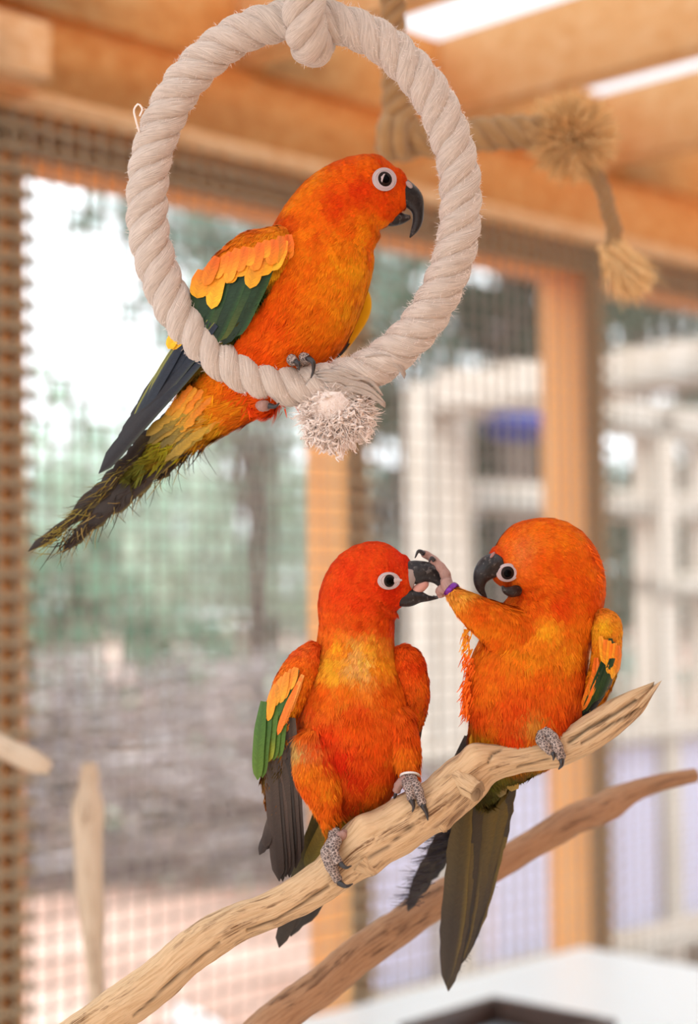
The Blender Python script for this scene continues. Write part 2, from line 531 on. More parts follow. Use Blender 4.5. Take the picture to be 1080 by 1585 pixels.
# px, py, radius in px, depth offset
tree(395, 10.4, [(300, 330, 110, 0), (400, 420, 130, .4), (330, 520, 100, -.3), (450, 560, 110, .2), (180, 340, 60, .5), (230, 470, 50, .3), (500, 420, 110, .5), (480, 330, 90, .1)],
     (148, 170, 158), 'grey-green tree seen between the left and middle wall posts', 2600, .066, .045)
tree(625, 13.0, [(600, 480, 110, 0), (640, 590, 100, .3), (600, 700, 90, .5), (720, 520, 80, .4), (560, 560, 70, -.3), (640, 430, 80, .2)],
     (104, 132, 112), 'mid green tree just right of the middle wall post', 2600, .068)
tree(795, 11.2, [(800, 470, 90, 0), (760, 520, 90, .3), (830, 560, 80, .2), (780, 640, 100, .4), (850, 420, 80, .3), (800, 760, 110, .6), (850, 680, 90, .5), (800, 880, 100, .5)],
     (60, 80, 66), 'dark green tree standing behind the right wall post', 3600, .08, .2)
tree(1010, 12.6, [(980, 520, 100, 0), (1060, 500, 90, .2), (1010, 600, 90, .4), (1100, 560, 90, .1), (960, 450, 80, .5), (1040, 740, 130, .7), (960, 860, 120, .7), (1080, 900, 120, .5)],
     (88, 114, 98), 'deep green tree over the white aviary frame', 3600, .07)
tree(130, 14.2, [(120, 720, 90, 0), (210, 700, 100, .5), (70, 810, 100, .3), (170, 830, 110, -.3), (270, 790, 100, .3), (60, 600, 50, .4)],
     (196, 216, 200), 'pale green tree low behind the left wall bay', 2300, .066, .06)
tree(385, 12.2, [(350, 700, 100, .5), (430, 780, 100, .3), (330, 850, 110, .2), (440, 900, 100, .6), (400, 660, 90, .2), (260, 900, 90, .4)],
     (200, 216, 200), 'pale green leafy tree with a slanting dark trunk', 2300, .066, .06, .05)
tree(110, 10.6, [(80, 900, 100, .2), (180, 950, 90, .0), (270, 1000, 70, .3), (60, 1000, 80, .2), (330, 980, 60, .1), (130, 860, 80, .4)],
     (156, 182, 160), 'green bush above the brushwood at the left post', 1700, .06, .03, name='bush', cat='bush', group='bushes beyond the mesh')
tree(640, 10.5, [(590, 830, 80, 0), (650, 900, 80, .2), (600, 960, 90, .1), (660, 1040, 80, 0), (560, 1060, 80, .3)],
     (118, 116, 112), 'grey-brown bush between middle post and white frame', 1500, .06, .03, name='bush', cat='bush', group='bushes beyond the mesh')
# far belt of trees that closes the view low down
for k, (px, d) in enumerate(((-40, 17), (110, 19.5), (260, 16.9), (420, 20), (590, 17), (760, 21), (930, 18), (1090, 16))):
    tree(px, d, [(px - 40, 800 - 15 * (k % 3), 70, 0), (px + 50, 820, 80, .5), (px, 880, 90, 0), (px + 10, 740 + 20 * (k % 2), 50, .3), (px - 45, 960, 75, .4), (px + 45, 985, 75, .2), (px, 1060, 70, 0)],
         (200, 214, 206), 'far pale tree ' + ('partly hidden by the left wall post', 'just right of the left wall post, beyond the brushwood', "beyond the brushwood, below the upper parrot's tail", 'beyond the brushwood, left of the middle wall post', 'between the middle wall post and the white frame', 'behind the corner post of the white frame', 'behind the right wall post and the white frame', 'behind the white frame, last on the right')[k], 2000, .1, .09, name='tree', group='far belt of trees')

# white plastic basin lying outside
M_basin = mat('white_plastic', lin((226, 234, 240)), .4, .4)
pb2 = at(336, 1562, 5.2)
a = np.linspace(0, math.pi * .5, 9)
prof = np.concatenate([np.stack([.17 * np.sin(a), -.09 * np.cos(a)], 1), np.stack([.163 * np.sin(a[::-1]), -.083 * np.cos(a[::-1])], 1)])
ph = np.linspace(0, 2 * np.pi, 33)[:-1]
tl = Matrix.Rotation(math.radians(38), 3, 'Y') @ Matrix.Rotation(math.radians(-30), 3, 'X')
Vb = np.array([[r_ * math.cos(q), r_ * math.sin(q), z_] for r_, z_ in prof for q in ph]) @ np.array(tl).T
Vb[:, 2] -= Vb[:, 2].min(); Vb += [pb2[0], pb2[1], -.07]
ii, jj = np.meshgrid(np.arange(17), np.arange(32), indexing='ij')
Qb = np.stack([ii * 32 + jj, ii * 32 + (jj + 1) % 32, (ii + 1) * 32 + (jj + 1) % 32, (ii + 1) * 32 + jj], -1).reshape(-1, 4)
tag(MB().add(Vb, Qb).build('plastic_basin', M_basin, None, True, origin=(pb2[0], pb2[1], -.07)), 'white plastic basin tipped over on the pink gravel outside', 'basin')

# bare grey-brown brushwood piles
M_twig = mat('dry_twigs', (1, 1, 1), 0.9, 0.1, attr=True)
base = at(330, 920, 9.0); base[2] = -.07
mb = MB()
r = np.random.default_rng(5)
for i in range(1150):
    px = r.uniform(-760, 690); d = r.uniform(8.6, 9.6)
    a = at(px, 920, d); a[2] = r.uniform(-.05, 1.0 + .12 * math.sin(px * .02))
    b = a + [r.choice([-1, 1]) * r.uniform(.15, .55), r.uniform(-.2, .2), r.uniform(-.10, .14)]
    m = (a + b) / 2 + r.normal(size=3) * .04
    a[2] = max(a[2], -.06); b[2] = max(b[2], -.06); m[2] = max(m[2], -.06)
    rr = r.uniform(.006, .024); q_ = r.random()
    c = lin((158, 146, 144)) if q_ < .5 else (lin((192, 186, 188)) if q_ < .75 else lin((110, 100, 98)))
    mb.tube(np.stack([a, m, b]), [rr, rr * .9, rr * .5], 5, col=c)
n = 4800
C = np.stack([at(px, 920, d) for px, d in zip(r.uniform(-760, 690, n), r.uniform(8.6, 9.7, n))])
C[:, 2] = r.uniform(-.05, 1.12, n)
leaves(mb, C, .045, np.where(r.random((n, 1)) < .8, lin((170, 162, 162)), lin((150, 168, 146))), .3)
tag(mb.build('brushwood', M_twig, None, origin=base), 'grey brushwood thicket on the gravel outside the mesh', 'brushwood', kind='stuff')
# ------------------------------------------------------------------ white cotton rope ring
def rope_mat(name, c0, c1, c2, freq=38):
    m = mat(name, c1, 0.95, 0.1)
    bsdf(m).inputs['Sheen Weight'].default_value = 0.25
    uvn = nd(m, 'ShaderNodeUVMap'); mp = nd(m, 'ShaderNodeMapping')
    mp.inputs['Scale'].default_value = (.05, freq, 1); mp.inputs['Rotation'].default_value = (0, 0, 0.0)
    lk(m, uvn.outputs['UV'], mp.inputs['Vector'])
    n1 = nd(m, 'ShaderNodeTexNoise', Scale=1.0, Detail=5.0, Roughness=0.65, Distortion=.3); lk(m, mp.outputs['Vector'], n1.inputs['Vector'])
    lk(m, ramp(m, n1.outputs['Fac'], [(0.25, c0), (0.5, c1), (0.75, c2)]), bsdf(m).inputs['Base Color'])
    bump(m, n1.outputs['Fac'], 0.8, 0.0012)
    return m
M_cotton = rope_mat('white_cotton_yarn', lin((150, 134, 122)), lin((208, 194, 182)), lin((232, 221, 211)))
M_fuzz = mat('cotton_fuzz', lin((234, 222, 214)), 0.95, 0.1); bsdf(M_fuzz).inputs['Sheen Weight'].default_value = .3
M_jute = rope_mat('brown_jute', lin((110, 80, 48)), lin((168, 132, 88)), lin((208, 174, 126)))
M_jfray = mat('frayed_jute', (1, 1, 1), 0.9, 0.1, attr=True)

def rope_strands(P, Rr, pitch, name, m, parent, seg=16, step=3.0, hand=1, ph0=0.0, k_r=(.55, .50, .52)):
    """three separate twisted strands along path P (I space)"""
    L = float(np.sum(np.linalg.norm(np.diff(P, axis=0), axis=1)))
    n = int(L / step)
    Pd = spline(P, n)
    T, N, B = frames(Pd)
    s = np.concatenate([[0], np.cumsum(np.linalg.norm(np.diff(Pd, axis=0), axis=1))])
    Rv = Rr(s / s[-1]) if callable(Rr) else np.full(n, Rr)
    for k in range(3):
        ph = hand * 2 * math.pi * s / pitch + 2 * math.pi * k / 3 + ph0
        rad = N * np.cos(ph)[:, None] + B * np.sin(ph)[:, None]
        wob = 1 + .03 * np.sin(s * .11 + k * 2) + .02 * np.sin(s * .31 + k)
        H = Pd + rad * (Rv * k_r[2])[:, None]
        Th = unit(np.gradient(H, axis=0)); r1 = unit(rad - Th * np.sum(rad * Th, 1, keepdims=True)); r2 = np.cross(Th, r1)
        a = np.linspace(0, 2 * np.pi, seg, endpoint=False)
        V = H[:, None] + r1[:, None] * ((Rv * k_r[1] * wob)[:, None] * np.cos(a))[..., None] + r2[:, None] * ((Rv * k_r[0] * wob)[:, None] * np.sin(a))[..., None]
        i, j = np.meshgrid(np.arange(n - 1), np.arange(seg), indexing='ij')
        q = np.stack([i * seg + j, i * seg + (j + 1) % seg, (i + 1) * seg + (j + 1) % seg, (i + 1) * seg + j], -1).reshape(-1, 4)
        V = V.reshape(-1, 3)
        ua = np.abs((np.arange(seg) / seg) * 2 - 1)
        uv = np.stack([np.repeat(s, seg), np.tile(ua, n) + np.repeat(s * .004, seg)], 1)
        c = len(V); V = np.vstack([V, H[0], H[-1]]); uv = np.vstack([uv, uv[0], uv[-1]])
        jj = np.arange(seg)
        t = np.vstack([np.stack([np.full(seg, c), (jj + 1) % seg, jj], 1), np.stack([np.full(seg, c + 1), (n - 1) * seg + jj, (n - 1) * seg + (jj + 1) % seg], 1)])
        MB().add(V, q, t, None, uv).build(name, m, parent, True, 'I')

def fibres(mb, base, dirs, length, width, curl=.5, col=None, seg=3, grav=0.0):
    """thin curved ribbons (I space), (n,3) base and directions"""
    n = len(base)
    d = unit(dirs); side = unit(np.cross(d, rng.normal(size=(n, 3)))); bend = np.cross(d, side)
    L = np.broadcast_to(np.asarray(length, float), (n,))[:, None]
    rows = []
    p = base.copy(); dd = d.copy()
    for k in range(seg + 1):
        w = width * (1 - .75 * k / seg)
        sd = unit(np.cross(dd, bend))
        rows.append(np.stack([p - sd * w, p + sd * w], 1))
        dd = unit(dd + bend * curl * rng.uniform(.2, 1, (n, 1)) * rng.choice([-.3, 1, 1], (n, 1)) + np.array([0, grav, 0]))
        p = p + dd * L / seg
    V = np.stack(rows, 1).reshape(-1, 3)      # n,(seg+1),2
    m = (seg + 1) * 2
    b = (np.arange(n) * m)[:, None] + (np.arange(seg) * 2)[None]
    Q = np.stack([b, b + 1, b + 3, b + 2], -1).reshape(-1, 4)
    c = None
    if col is not None: c = np.repeat(np.broadcast_to(col, (n, 3)), m, 0)
    mb.add(V, Q, None, c)

ring = thing('rope_ring', 'white twisted cotton rope ring perch holding the upper parrot', 'rope perch', i2w([[470, 640, 0]])[0])
aa = np.linspace(math.radians(86), math.radians(86 + 361), 92)
PR = np.stack([470 + 243 * np.cos(aa), 313 + 284 * np.sin(aa), -6 * np.cos(aa)], 1)
rope_strands(PR, 33.0, 111.0, 'strand', M_cotton, ring, hand=1)
# hanging loop: comes down in front of the ring, passes under it, rises behind
LP = np.array([[478, -1080, -6], [478, -700, -10], [477, -300, -26], [476, -110, -40], [473, -30, -52], [471, 20, -54], [476, 58, -36], [484, 72, 0], [486, 60, 36], [484, 10, 56], [482, -60, 46], [481, -190, 26], [480, -330, 24]], float)
rope_strands(LP, 34.0, 118.0, 'hanging_strand', M_cotton, ring, hand=1, ph0=.9)
# frayed tuft where the rope ends meet
mb = MB()
tc = np.array([521, 640, -8.0])
V, q, t, uv = tube(spline(np.array([[500, 596, 0], [512, 620, -4], [522, 645, -8], [528, 664, -6]], float), 10), np.array([14, 26, 34, 38, 40, 40, 38, 32, 22, 6]), 14)
mb.add(V, q, t)
nc = 520
uc = unit(rng.normal(size=(nc, 3)) * [1, 1, .8] + [0, .15, -.15])
cc = tc + uc * np.array([47, 42, 34]) * rng.uniform(.62, 1.0, (nc, 1))
dc = unit(uc + rng.normal(size=(nc, 3)) * .8 + [0, .3, 0])
for rep in range(9):
    fibres(mb, cc + rng.normal(size=(nc, 3)) * 2.6, dc + rng.normal(size=(nc, 3)) * .22, rng.uniform(16, 30, nc), 1.0, .75, seg=5)
for k in range(620):
    a = unit(rng.normal(size=3) + [0, .1, -.35]); p = tc + a * np.array([54, 48, 34]) * rng.uniform(.7, 1.02) * (1 + .16 * math.sin(a[0] * 5 + 1) * math.cos(a[1] * 6)) + (np.array([-6, 8, 0]) if a[1] > .6 else 0)
    g = unit(a * .7 + rng.normal(size=3) * .8); hh = unit(np.cross(g, rng.normal(size=3)))
    l = rng.uniform(8, 17); r_ = rng.uniform(1.3, 2.3)
    mb.tube(spline(np.stack([p - a * 6, p + g * l * .4 + hh * 3, p + g * l * .8 - hh * 3.5, p + g * l * 1.1 + hh * 4]), 8), r_ * np.array([.8, 1, 1, 1, 1, .9, .7, .35]), 5)
ns = 700
u = unit(rng.normal(size=(ns, 3)))
fibres(mb, tc + u * np.array([54, 48, 34]), u + rng.normal(size=(ns, 3)) * .6 + [-.1, .4, 0], rng.uniform(10, 24, ns), .7, .6, seg=5)
tag(mb.build('frayed_tuft', M_fuzz, ring, True, 'I'), label='frayed white cotton tuft', kind='stuff')
# unlaid yarns lying across the joint
mb = MB()
for k in range(26):
    y0 = 566 + rng.uniform(0, 46); x0 = 492 + rng.uniform(-8, 30) + (y0 - 566) * .1
    p = np.array([[x0, y0, -28 + rng.uniform(-4, 3)], [x0 + 22, y0 + 2 + rng.uniform(-4, 4), -35], [x0 + 48, y0 + 12 + rng.uniform(-5, 5), -32], [x0 + 72, y0 + 30 + rng.uniform(-4, 4), -22]])
    mb.tube(spline(p, 12), 3.0 * np.array([.5, .8] + [1] * 8 + [.8, .4]), 7)
for k in range(3):
    p = np.array([[565 + 4 * k, 552 - k, -30], [592 + 3 * k, 549 + 4 * k, -34], [618, 560 + 5 * k, -28], [628 - k, 580 + 3 * k, -14]], float)
    mb.tube(spline(p, 12), 2.4 * np.array([.4, .8] + [1] * 8 + [.7, .3]), 7)
tag(mb.build('unlaid_yarn', M_cotton, ring, True, 'I'), kind='stuff')
# short fuzz along the ring
mb = MB()
def fuzz_path(P, Rr, n, lmin, lmax, w):
    Pd = spline(P, 400); T, N, B = frames(Pd)
    k = rng.integers(0, 400, n); a = rng.uniform(0, 2 * np.pi, (n, 1))
    d = N[k] * np.cos(a) + B[k] * np.sin(a)
    fibres(mb, Pd[k] + d * Rr * rng.uniform(.86, .99, (n, 1)), d + T[k] * rng.normal(size=(n, 1)) * 1.3 + rng.normal(size=(n, 3)) * .4, rng.uniform(lmin, lmax, n), w, .5, seg=3)
fuzz_path(PR, 33.0, 9000, 3, 8, .38)
fuzz_path(PR[45:], 33.0, 2200, 5, 12, .4)
fuzz_path(LP[4:], 34.0, 1600, 3, 8, .38)
mb.tube(spline(np.array([[216, 205, -14], [210, 185, -20], [208, 168, -20], [214, 161, -20], [220, 168, -20], [216, 180, -22]], float), 16), [1.6] * 16, 6)
tag(mb.build('cotton_fuzz', M_fuzz, ring, True, 'I'), kind='stuff')

# ------------------------------------------------------------------ brown jute rope perch behind
def jd(px, py, d=1.24): return [px, py, (d - D0) / S]
jute = thing('jute_rope_perch', 'thick brown jute rope perch with a frayed knot behind the ring', 'rope perch', at(640, 240, 1.24))
k13 = 1.24 / D0
PV = np.array([jd(604, -560), jd(606, -200), jd(608, 0), jd(612, 100), jd(618, 170), jd(622, 215)])
rope_strands(PV, lambda u: (15 + 9 * np.clip((u - .8) / .2, 0, 1)) * k13, 78, 'hanging_strand', M_jute, jute, hand=1, k_r=(.46, .44, .58))
PH = np.array([jd(590, 215), jd(640, 218), jd(700, 212), jd(760, 207), jd(820, 205), jd(868, 208)])
rope_strands(PH, 21 * k13, 92, 'strand', M_jute, jute, hand=1, k_r=(.46, .44, .58))
mb = MB()
for dx in (-16, 6):
    a = np.linspace(0, 2 * np.pi, 16)
    p = np.stack([620 + dx + 14 * np.cos(a) * .6, 212 + 26 * np.sin(a), (1.24 - D0) / S + 34 * np.cos(a)], 1)
    mb.tube(p, [11 * k13] * 16, 8)
mb.build('wrapped_knot', M_jute, jute, True, 'I')
mb = MB()
c0 = np.array(jd(886, 212)); n = 2600
u = unit(rng.normal(size=(n, 3)))
colj = lin((220, 184, 132)) * (1 + rng.normal(size=(n, 1)) * .15)
fibres(mb, c0 + u * 22 * k13, u + rng.normal(size=(n, 3)) * .3, rng.uniform(22, 43, n) * k13, 1.6, .35, col=np.clip(colj, 0, 1), seg=3)
V, q, t, uv = tube(np.array([c0 + [0, -34, 0], c0 + [0, -20, 0], c0, c0 + [0, 20, 0], c0 + [0, 34, 0]]), [6, 30, 38, 30, 6], 12)
mb.add(V, q, t, lin((128, 92, 52)))
tag(mb.build('frayed_knot', M_jfray, jute, True, 'I'), label='frayed bristling brown knot', kind='stuff')
PT = np.array([jd(890, 250), jd(915, 265), jd(935, 298), jd(942, 330), jd(950, 352), jd(947, 385), jd(946, 398)])
rope_strands(PT, 10 * k13, 48, 'loose_strand', M_jute, jute, hand=1, k_r=(.46, .44, .58))
mb = MB(); n = 900
c1 = np.array(jd(947, 392))
colj = lin((226, 192, 140)) * (1 + rng.normal(size=(n, 1)) * .12)
fibres(mb, c1 + rng.normal(size=(n, 3)) * 8, np.array([.6, .8, 0]) + rng.normal(size=(n, 3)) * .22, rng.uniform(40, 100, n) * k13 * .62, 1.6, .3, col=np.clip(colj, 0, 1), seg=3)
tag(mb.build('frayed_end', M_jfray, jute, True, 'I'), kind='stuff')

# ------------------------------------------------------------------ driftwood branches
def branch_mat(name, pale, mid, dark, ridge=0.5):
    m = mat(name, mid, 0.75, 0.25, attr=False)
    uvn = nd(m, 'ShaderNodeUVMap')
    def tex(sc, scale, det=6, dist=.4):
        mp = nd(m, 'ShaderNodeMapping'); mp.inputs['Scale'].default_value = sc; lk(m, uvn.outputs['UV'], mp.inputs['Vector'])
        n = nd(m, 'ShaderNodeTexNoise', Scale=scale, Detail=det, Roughness=.62, Distortion=dist); lk(m, mp.outputs['Vector'], n.inputs['Vector'])
        return n.outputs['Fac']
    fine = tex((.012, 9, 1), 1.6)
    grain = tex((.006, 26, 1), 1.4, 4, .2)
    patch = tex((.022, 5.2, 1), 1.0, 9, .9)
    big = tex((.006, 1.6, 1), 1.0, 3)
    c1 = ramp(m, fine, [(.3, mid), (.52, pale), (.75, np.minimum(np.array(pale) * 1.12, 1))])
    pm = nd(m, 'ShaderNodeMath', operation='MULTIPLY'); lk(m, patch, pm.inputs[0]); lk(m, big, pm.inputs[1])
    f = nd(m, 'ShaderNodeMapRange'); lk(m, pm.outputs[0], f.inputs['Value'])
    f.inputs['From Min'].default_value = .265; f.inputs['From Max'].default_value = .36
    gm = nd(m, 'ShaderNodeMapRange'); lk(m, grain, gm.inputs['Value']); gm.inputs['From Min'].default_value = .42; gm.inputs['From Max'].default_value = .56
    f2 = nd(m, 'ShaderNodeMath', operation='MULTIPLY'); lk(m, f.outputs[0], f2.inputs[0]); lk(m, gm.outputs[0], f2.inputs[1])
    mx = nd(m, 'ShaderNodeMix', data_type='RGBA'); lk(m, f2.outputs[0], mx.inputs[0]); lk(m, c1, mx.inputs[6]); mx.inputs[7].default_value = (*dark, 1)
    at_ = nd(m, 'ShaderNodeAttribute'); at_.attribute_name = 'Col'
    mu = nd(m, 'ShaderNodeMix', data_type='RGBA', blend_type='MULTIPLY'); mu.inputs[0].default_value = 1.0
    lk(m, mx.outputs[2], mu.inputs[6]); lk(m, at_.outputs['Color'], mu.inputs[7])
    lk(m, mu.outputs[2], bsdf(m).inputs['Base Color'])
    h = nd(m, 'ShaderNodeMath', operation='MULTIPLY_ADD'); lk(m, grain, h.inputs[0]); h.inputs[1].default_value = .5; lk(m, fine, h.inputs[2])
    h2 = nd(m, 'ShaderNodeMath', operation='SUBTRACT'); lk(m, h.outputs[0], h2.inputs[0]); lk(m, f2.outputs[0], h2.inputs[1])
    bump(m, h2.outputs[0], ridge, .002)
    return m
M_drift = branch_mat('pale_driftwood', lin((206, 174, 136)), lin((182, 146, 104)), lin((112, 78, 50)))
M_drift2 = branch_mat('brown_driftwood', lin((170, 132, 100)), lin((142, 104, 76)), lin((96, 68, 50)))
M_drift3 = branch_mat('bleached_stick', lin((200, 182, 160)), lin((178, 154, 128)), lin((130, 102, 78)), .2)

def branch(name, label, pts, m, step=2.6, seg=56, rough=1.0, knots=(), cracks=(), jag=0.0, group=None, mesh_parent=None, seed=0):
    P = spline(np.asarray(pts, float), int(np.sum(np.linalg.norm(np.diff(np.asarray(pts)[:, :3], axis=0), axis=1)) / step))
    V, q, t, uv = tube(P[:, :3], P[:, 3], seg, ref=np.array([0, 0, 1.0]))
    n = len(P)
    T, N, B = frames(P[:, :3], np.array([0, 0, 1.0]))
    c = np.repeat(P[:, :3], seg, 0); d = V[:n * seg] - c
    r = np.linalg.norm(d, axis=1, keepdims=True); d = d / np.maximum(r, 1e-6)
    s = uv[:n * seg, 0]; a = uv[:n * seg, 1] * 2 * np.pi
    disp = np.zeros(n * seg)
    for k in range(n * seg):
        ca, sa = math.cos(a[k]), math.sin(a[k])
        disp[k] = (noise.noise((ca * 1.0, sa * 1.0, s[k] * .012 + seed)) * .14 + noise.noise((ca * 3.2, sa * 3.2, s[k] * .010 + 7 + seed)) * .055 + noise.noise((ca * 1.5, sa * 1.5, s[k] * .05 + 3 + seed)) * .05)
    col = np.ones((len(V), 3))
    disp *= rough * r[:, 0]
    for kx, ky, kr, kh in knots:
        g = np.exp(-((V[:n * seg, 0] - kx) ** 2 + (V[:n * seg, 1] - ky) ** 2) / (2 * kr ** 2)) * np.clip(-d[:, 2] * .8 + .55, 0, 1)
        disp += g * kh
    for pl, w, dep in cracks:
        pl = np.asarray(pl, float); X = V[:n * seg]
        dist = np.full(n * seg, 1e9)
        for p0, p1 in zip(pl[:-1], pl[1:]):
            e = p1 - p0; u = np.clip(((X[:, :2] - p0) @ e) / (e @ e), 0, 1)
            dist = np.minimum(dist, np.linalg.norm(X[:, :2] - (p0 + u[:, None] * e), axis=1))
        g = np.exp(-(dist / w) ** 2) * (d[:, 2] < .2)
        disp -= g * dep
        col[:n * seg] *= (1 - .75 * g[:, None])
    V[:n * seg] += d * disp[:, None]
    if jag:
        L = s.max()
        e = np.clip((s - (L - 60)) / 60, 0, 1)
        jj = np.array([noise.noise((math.cos(x) * 2.2, math.sin(x) * 2.2, 5.0)) + .5 * noise.noise((math.cos(x) * 7, math.sin(x) * 7, 1.0)) for x in a])
        V[:n * seg] += np.repeat(T, seg, 0) * (e * jj * jag)[:, None]
    mb = MB().add(V, q, t, col, np.stack([uv[:, 0], np.abs(uv[:, 1] * 2 - 1) * 2], 1))
    return mb

dB = -38.0
K1 = [(-330, 3300, 60, 46), (-190, 2300, 20, 44), (-60, 1800, -12, 42), (60, 1655, -26, 38), (155, 1580, -32, 33), (240, 1521, -36, 34), (306, 1465, dB, 33), (368, 1428, dB, 30), (430, 1404, dB, 29.5), (505, 1358, dB, 33),
      (560, 1312, dB, 40), (600, 1290, dB, 42), (672, 1245, dB, 38), (725, 1203, dB, 38), (755, 1184, dB, 30), (800, 1173, dB, 24), (870, 1158, dB, 26), (930, 1125, dB, 27), (966, 1098, dB, 24), (986, 1083, dB, 19), (1000, 1071, dB, 11), (1010, 1062, dB, 4)]
K1 = [(-430, 4930, 160, 50)] + K1
perch = branch('driftwood_perch', '', K1, M_drift, knots=((562, 1278, 13, 12), (737, 1168, 15, 16), (575, 1345, 16, 10), (690, 1280, 9, 10), (770, 1180, 12, 5), (640, 1250, 25, 5)),
               cracks=(([(383, 1440), (430, 1425), (470, 1400), (508, 1372)], 2.2, 5), ([(207, 1572), (270, 1515), (340, 1460)], 1.8, 4), ([(755, 1180), (762, 1170), (775, 1162)], 1.6, 4),
                       ([(800, 1187), (835, 1178), (850, 1174)], 1.5, 3), ([(880, 1148), (910, 1125), (950, 1105), (985, 1082)], 3.0, 6), ([(900, 1150), (945, 1122), (985, 1100)], 2.0, 4), ([(560, 1330), (600, 1310), (640, 1275)], 1.6, 3)), jag=24)
pth = thing('driftwood_perch', 'pale driftwood perch with knots carrying the two lower parrots', 'branch', i2w([[-430, 4930, 160]])[0])
perch.build('branch', M_drift, pth, True, 'I')
def stub(P, rad, seed, m, parent, cut=True):
    P = spline(np.asarray(P, float), 14)
    V, q, t, uv = tube(P, np.interp(np.linspace(0, 1, 14), np.linspace(0, 1, len(rad)), rad), 20)
    for k in range(len(V)):
        V[k] += np.array(noise.noise_vector(V[k] * .08 + seed)) * 2.4
    col = np.ones((len(V), 3)); col[-1] *= .3; col[13 * 20:14 * 20] *= .8
    for k in range(12 * 20, 14 * 20): V[k] += np.array(noise.noise_vector(V[k] * .3 + seed * 3)) * 2.6
    V[-1] -= (P[-1] - P[-2]) * 1.2
    MB().add(V, q, t, col, np.stack([uv[:, 0] * 2, np.abs(uv[:, 1] * 2 - 1) * 2], 1)).build('knot_stub', m, parent, True, 'I')
stub([(712, 1205, -60), (726, 1217, -76), (740, 1226, -86)], [20, 16, 17, 15.5], 1.0, M_drift, pth)
stub([(742, 1192, -52), (739, 1172, -60), (737, 1158, -62)], [22, 19, 17, 13], 5.0, M_drift, pth)
stub([(565, 1300, -60), (560, 1284, -62), (556, 1270, -60)], [20, 15, 10, 6], 8.0, M_drift, pth)
stub([(560, 1335, -62), (572, 1346, -64), (578, 1354, -62)], [20, 14, 10, 4], 9.0, M_drift, pth)
stub([(672, 1262, -58), (684, 1280, -60), (690, 1288, -58)], [15, 11, 8, 3], 9.5, M_drift, pth)

def bd(px, py, d, r): return (px, py, (d - D0) / S, r * d / D0)
K2 = [bd(120, 4500, 1.05, 34), bd(220, 2500, 1.02, 32), bd(330, 1700, 1.0, 30), bd(410, 1592, 1.0, 28), bd(500, 1525, 1.01, 27), bd(560, 1475, 1.02, 27), bd(612, 1438, 1.03, 25), bd(680, 1392, 1.05, 24), bd(760, 1345, 1.07, 20), bd(830, 1303, 1.09, 19), bd(885, 1270, 1.10, 20),
      bd(935, 1250, 1.12, 20), bd(980, 1226, 1.13, 14), bd(1030, 1209, 1.14, 11), bd(1076, 1200, 1.15, 9)]
K2 = [bd(100, 4640, 1.05, 36)] + K2[1:]
b2 = branch('perch', '', K2, M_drift2, 4, 32, rough=.9, seed=20, knots=((600, 1440, 14, 8), (945, 1240, 12, 8), (640, 1415, 10, 5)))
tag(b2.build('driftwood_branch', M_drift2, None, True, 'I', origin=at(100, 4640, 1.05)), 'thinner brown driftwood branch running behind and below the pale perch', 'branch')
K3 = [bd(200, 3600, 1.42, 14), bd(172, 1900, 1.41, 11), bd(152, 1590, 1.40, 8.5), bd(146, 1500, 1.40, 9), bd(140, 1400, 1.40, 13), bd(136, 1300, 1.40, 15), bd(136, 1240, 1.40, 15), bd(137, 1222, 1.40, 11), bd(138, 1195, 1.40, 10), bd(138, 1180, 1.40, 8)]
b3 = branch('stick', '', K3, M_drift3, 5, 20, rough=.6, seed=40)
tag(b3.build('upright_stick', M_drift3, None, True, 'I', origin=at(200, 3600, 1.42)), 'bleached stick standing upright inside the left wall bay', 'stick')
K4 = [bd(-420, 3700, 1.35, 20), bd(-360, 2000, 1.35, 18), bd(-260, 1250, 1.35, 17), bd(-150, 1110, 1.35, 16), bd(-60, 1128, 1.35, 13), bd(10, 1160, 1.34, 12), bd(60, 1182, 1.33, 11), bd(78, 1190, 1.33, 7)]
b4 = branch('stick', '', K4, M_drift3, 5, 20, rough=.5, seed=50)
tag(b4.build('blunt_stick', M_drift3, None, True, 'I', origin=at(-420, 3700, 1.35)), 'blunt pale stick poking in across the left wall post', 'stick')
# ------------------------------------------------------------------ parrots
def feather_mat(name, rough=.55, fine=1.0):
    m = mat(name, (1, 1, 1), rough, 0.25, attr=True)
    b = bsdf(m)
    b.inputs['Sheen Weight'].default_value = 0.08
    if fine:
        uvn = nd(m, 'ShaderNodeUVMap'); mp = nd(m, 'ShaderNodeMapping'); mp.inputs['Scale'].default_value = (.9, .12, 1)
        lk(m, uvn.outputs['UV'], mp.inputs['Vector'])
        n = nd(m, 'ShaderNodeTexNoise', Scale=1.0, Detail=3.0); lk(m, mp.outputs['Vector'], n.inputs['Vector'])
        a = m.node_tree.nodes[m['attr']]
        mr = nd(m, 'ShaderNodeMapRange'); lk(m, n.outputs['Fac'], mr.inputs['Value'])
        mr.inputs['From Min'].default_value = .3; mr.inputs['From Max'].default_value = .7; mr.inputs['To Min'].default_value = .72; mr.inputs['To Max'].default_value = 1.2
        mx = nd(m, 'ShaderNodeMix', data_type='RGBA', blend_type='MULTIPLY'); mx.inputs[0].default_value = 1
        lk(m, a.outputs['Color'], mx.inputs[6]); lk(m, mr.outputs[0], mx.inputs[7]); lk(m, mx.outputs[2], b.inputs['Base Color'])
        bump(m, n.outputs['Fac'], .25, .0006)
    return m
M_plume = feather_mat('small_feathers', .8, 0); bsdf(M_plume).inputs['Specular IOR Level'].default_value = .06; bsdf(M_plume).inputs['Sheen Weight'].default_value = 0
M_quill = feather_mat('large_feathers', .5, 1)
M_beak = mat('black_horn_beak', lin((46, 42, 42)), 0.42, 0.3)
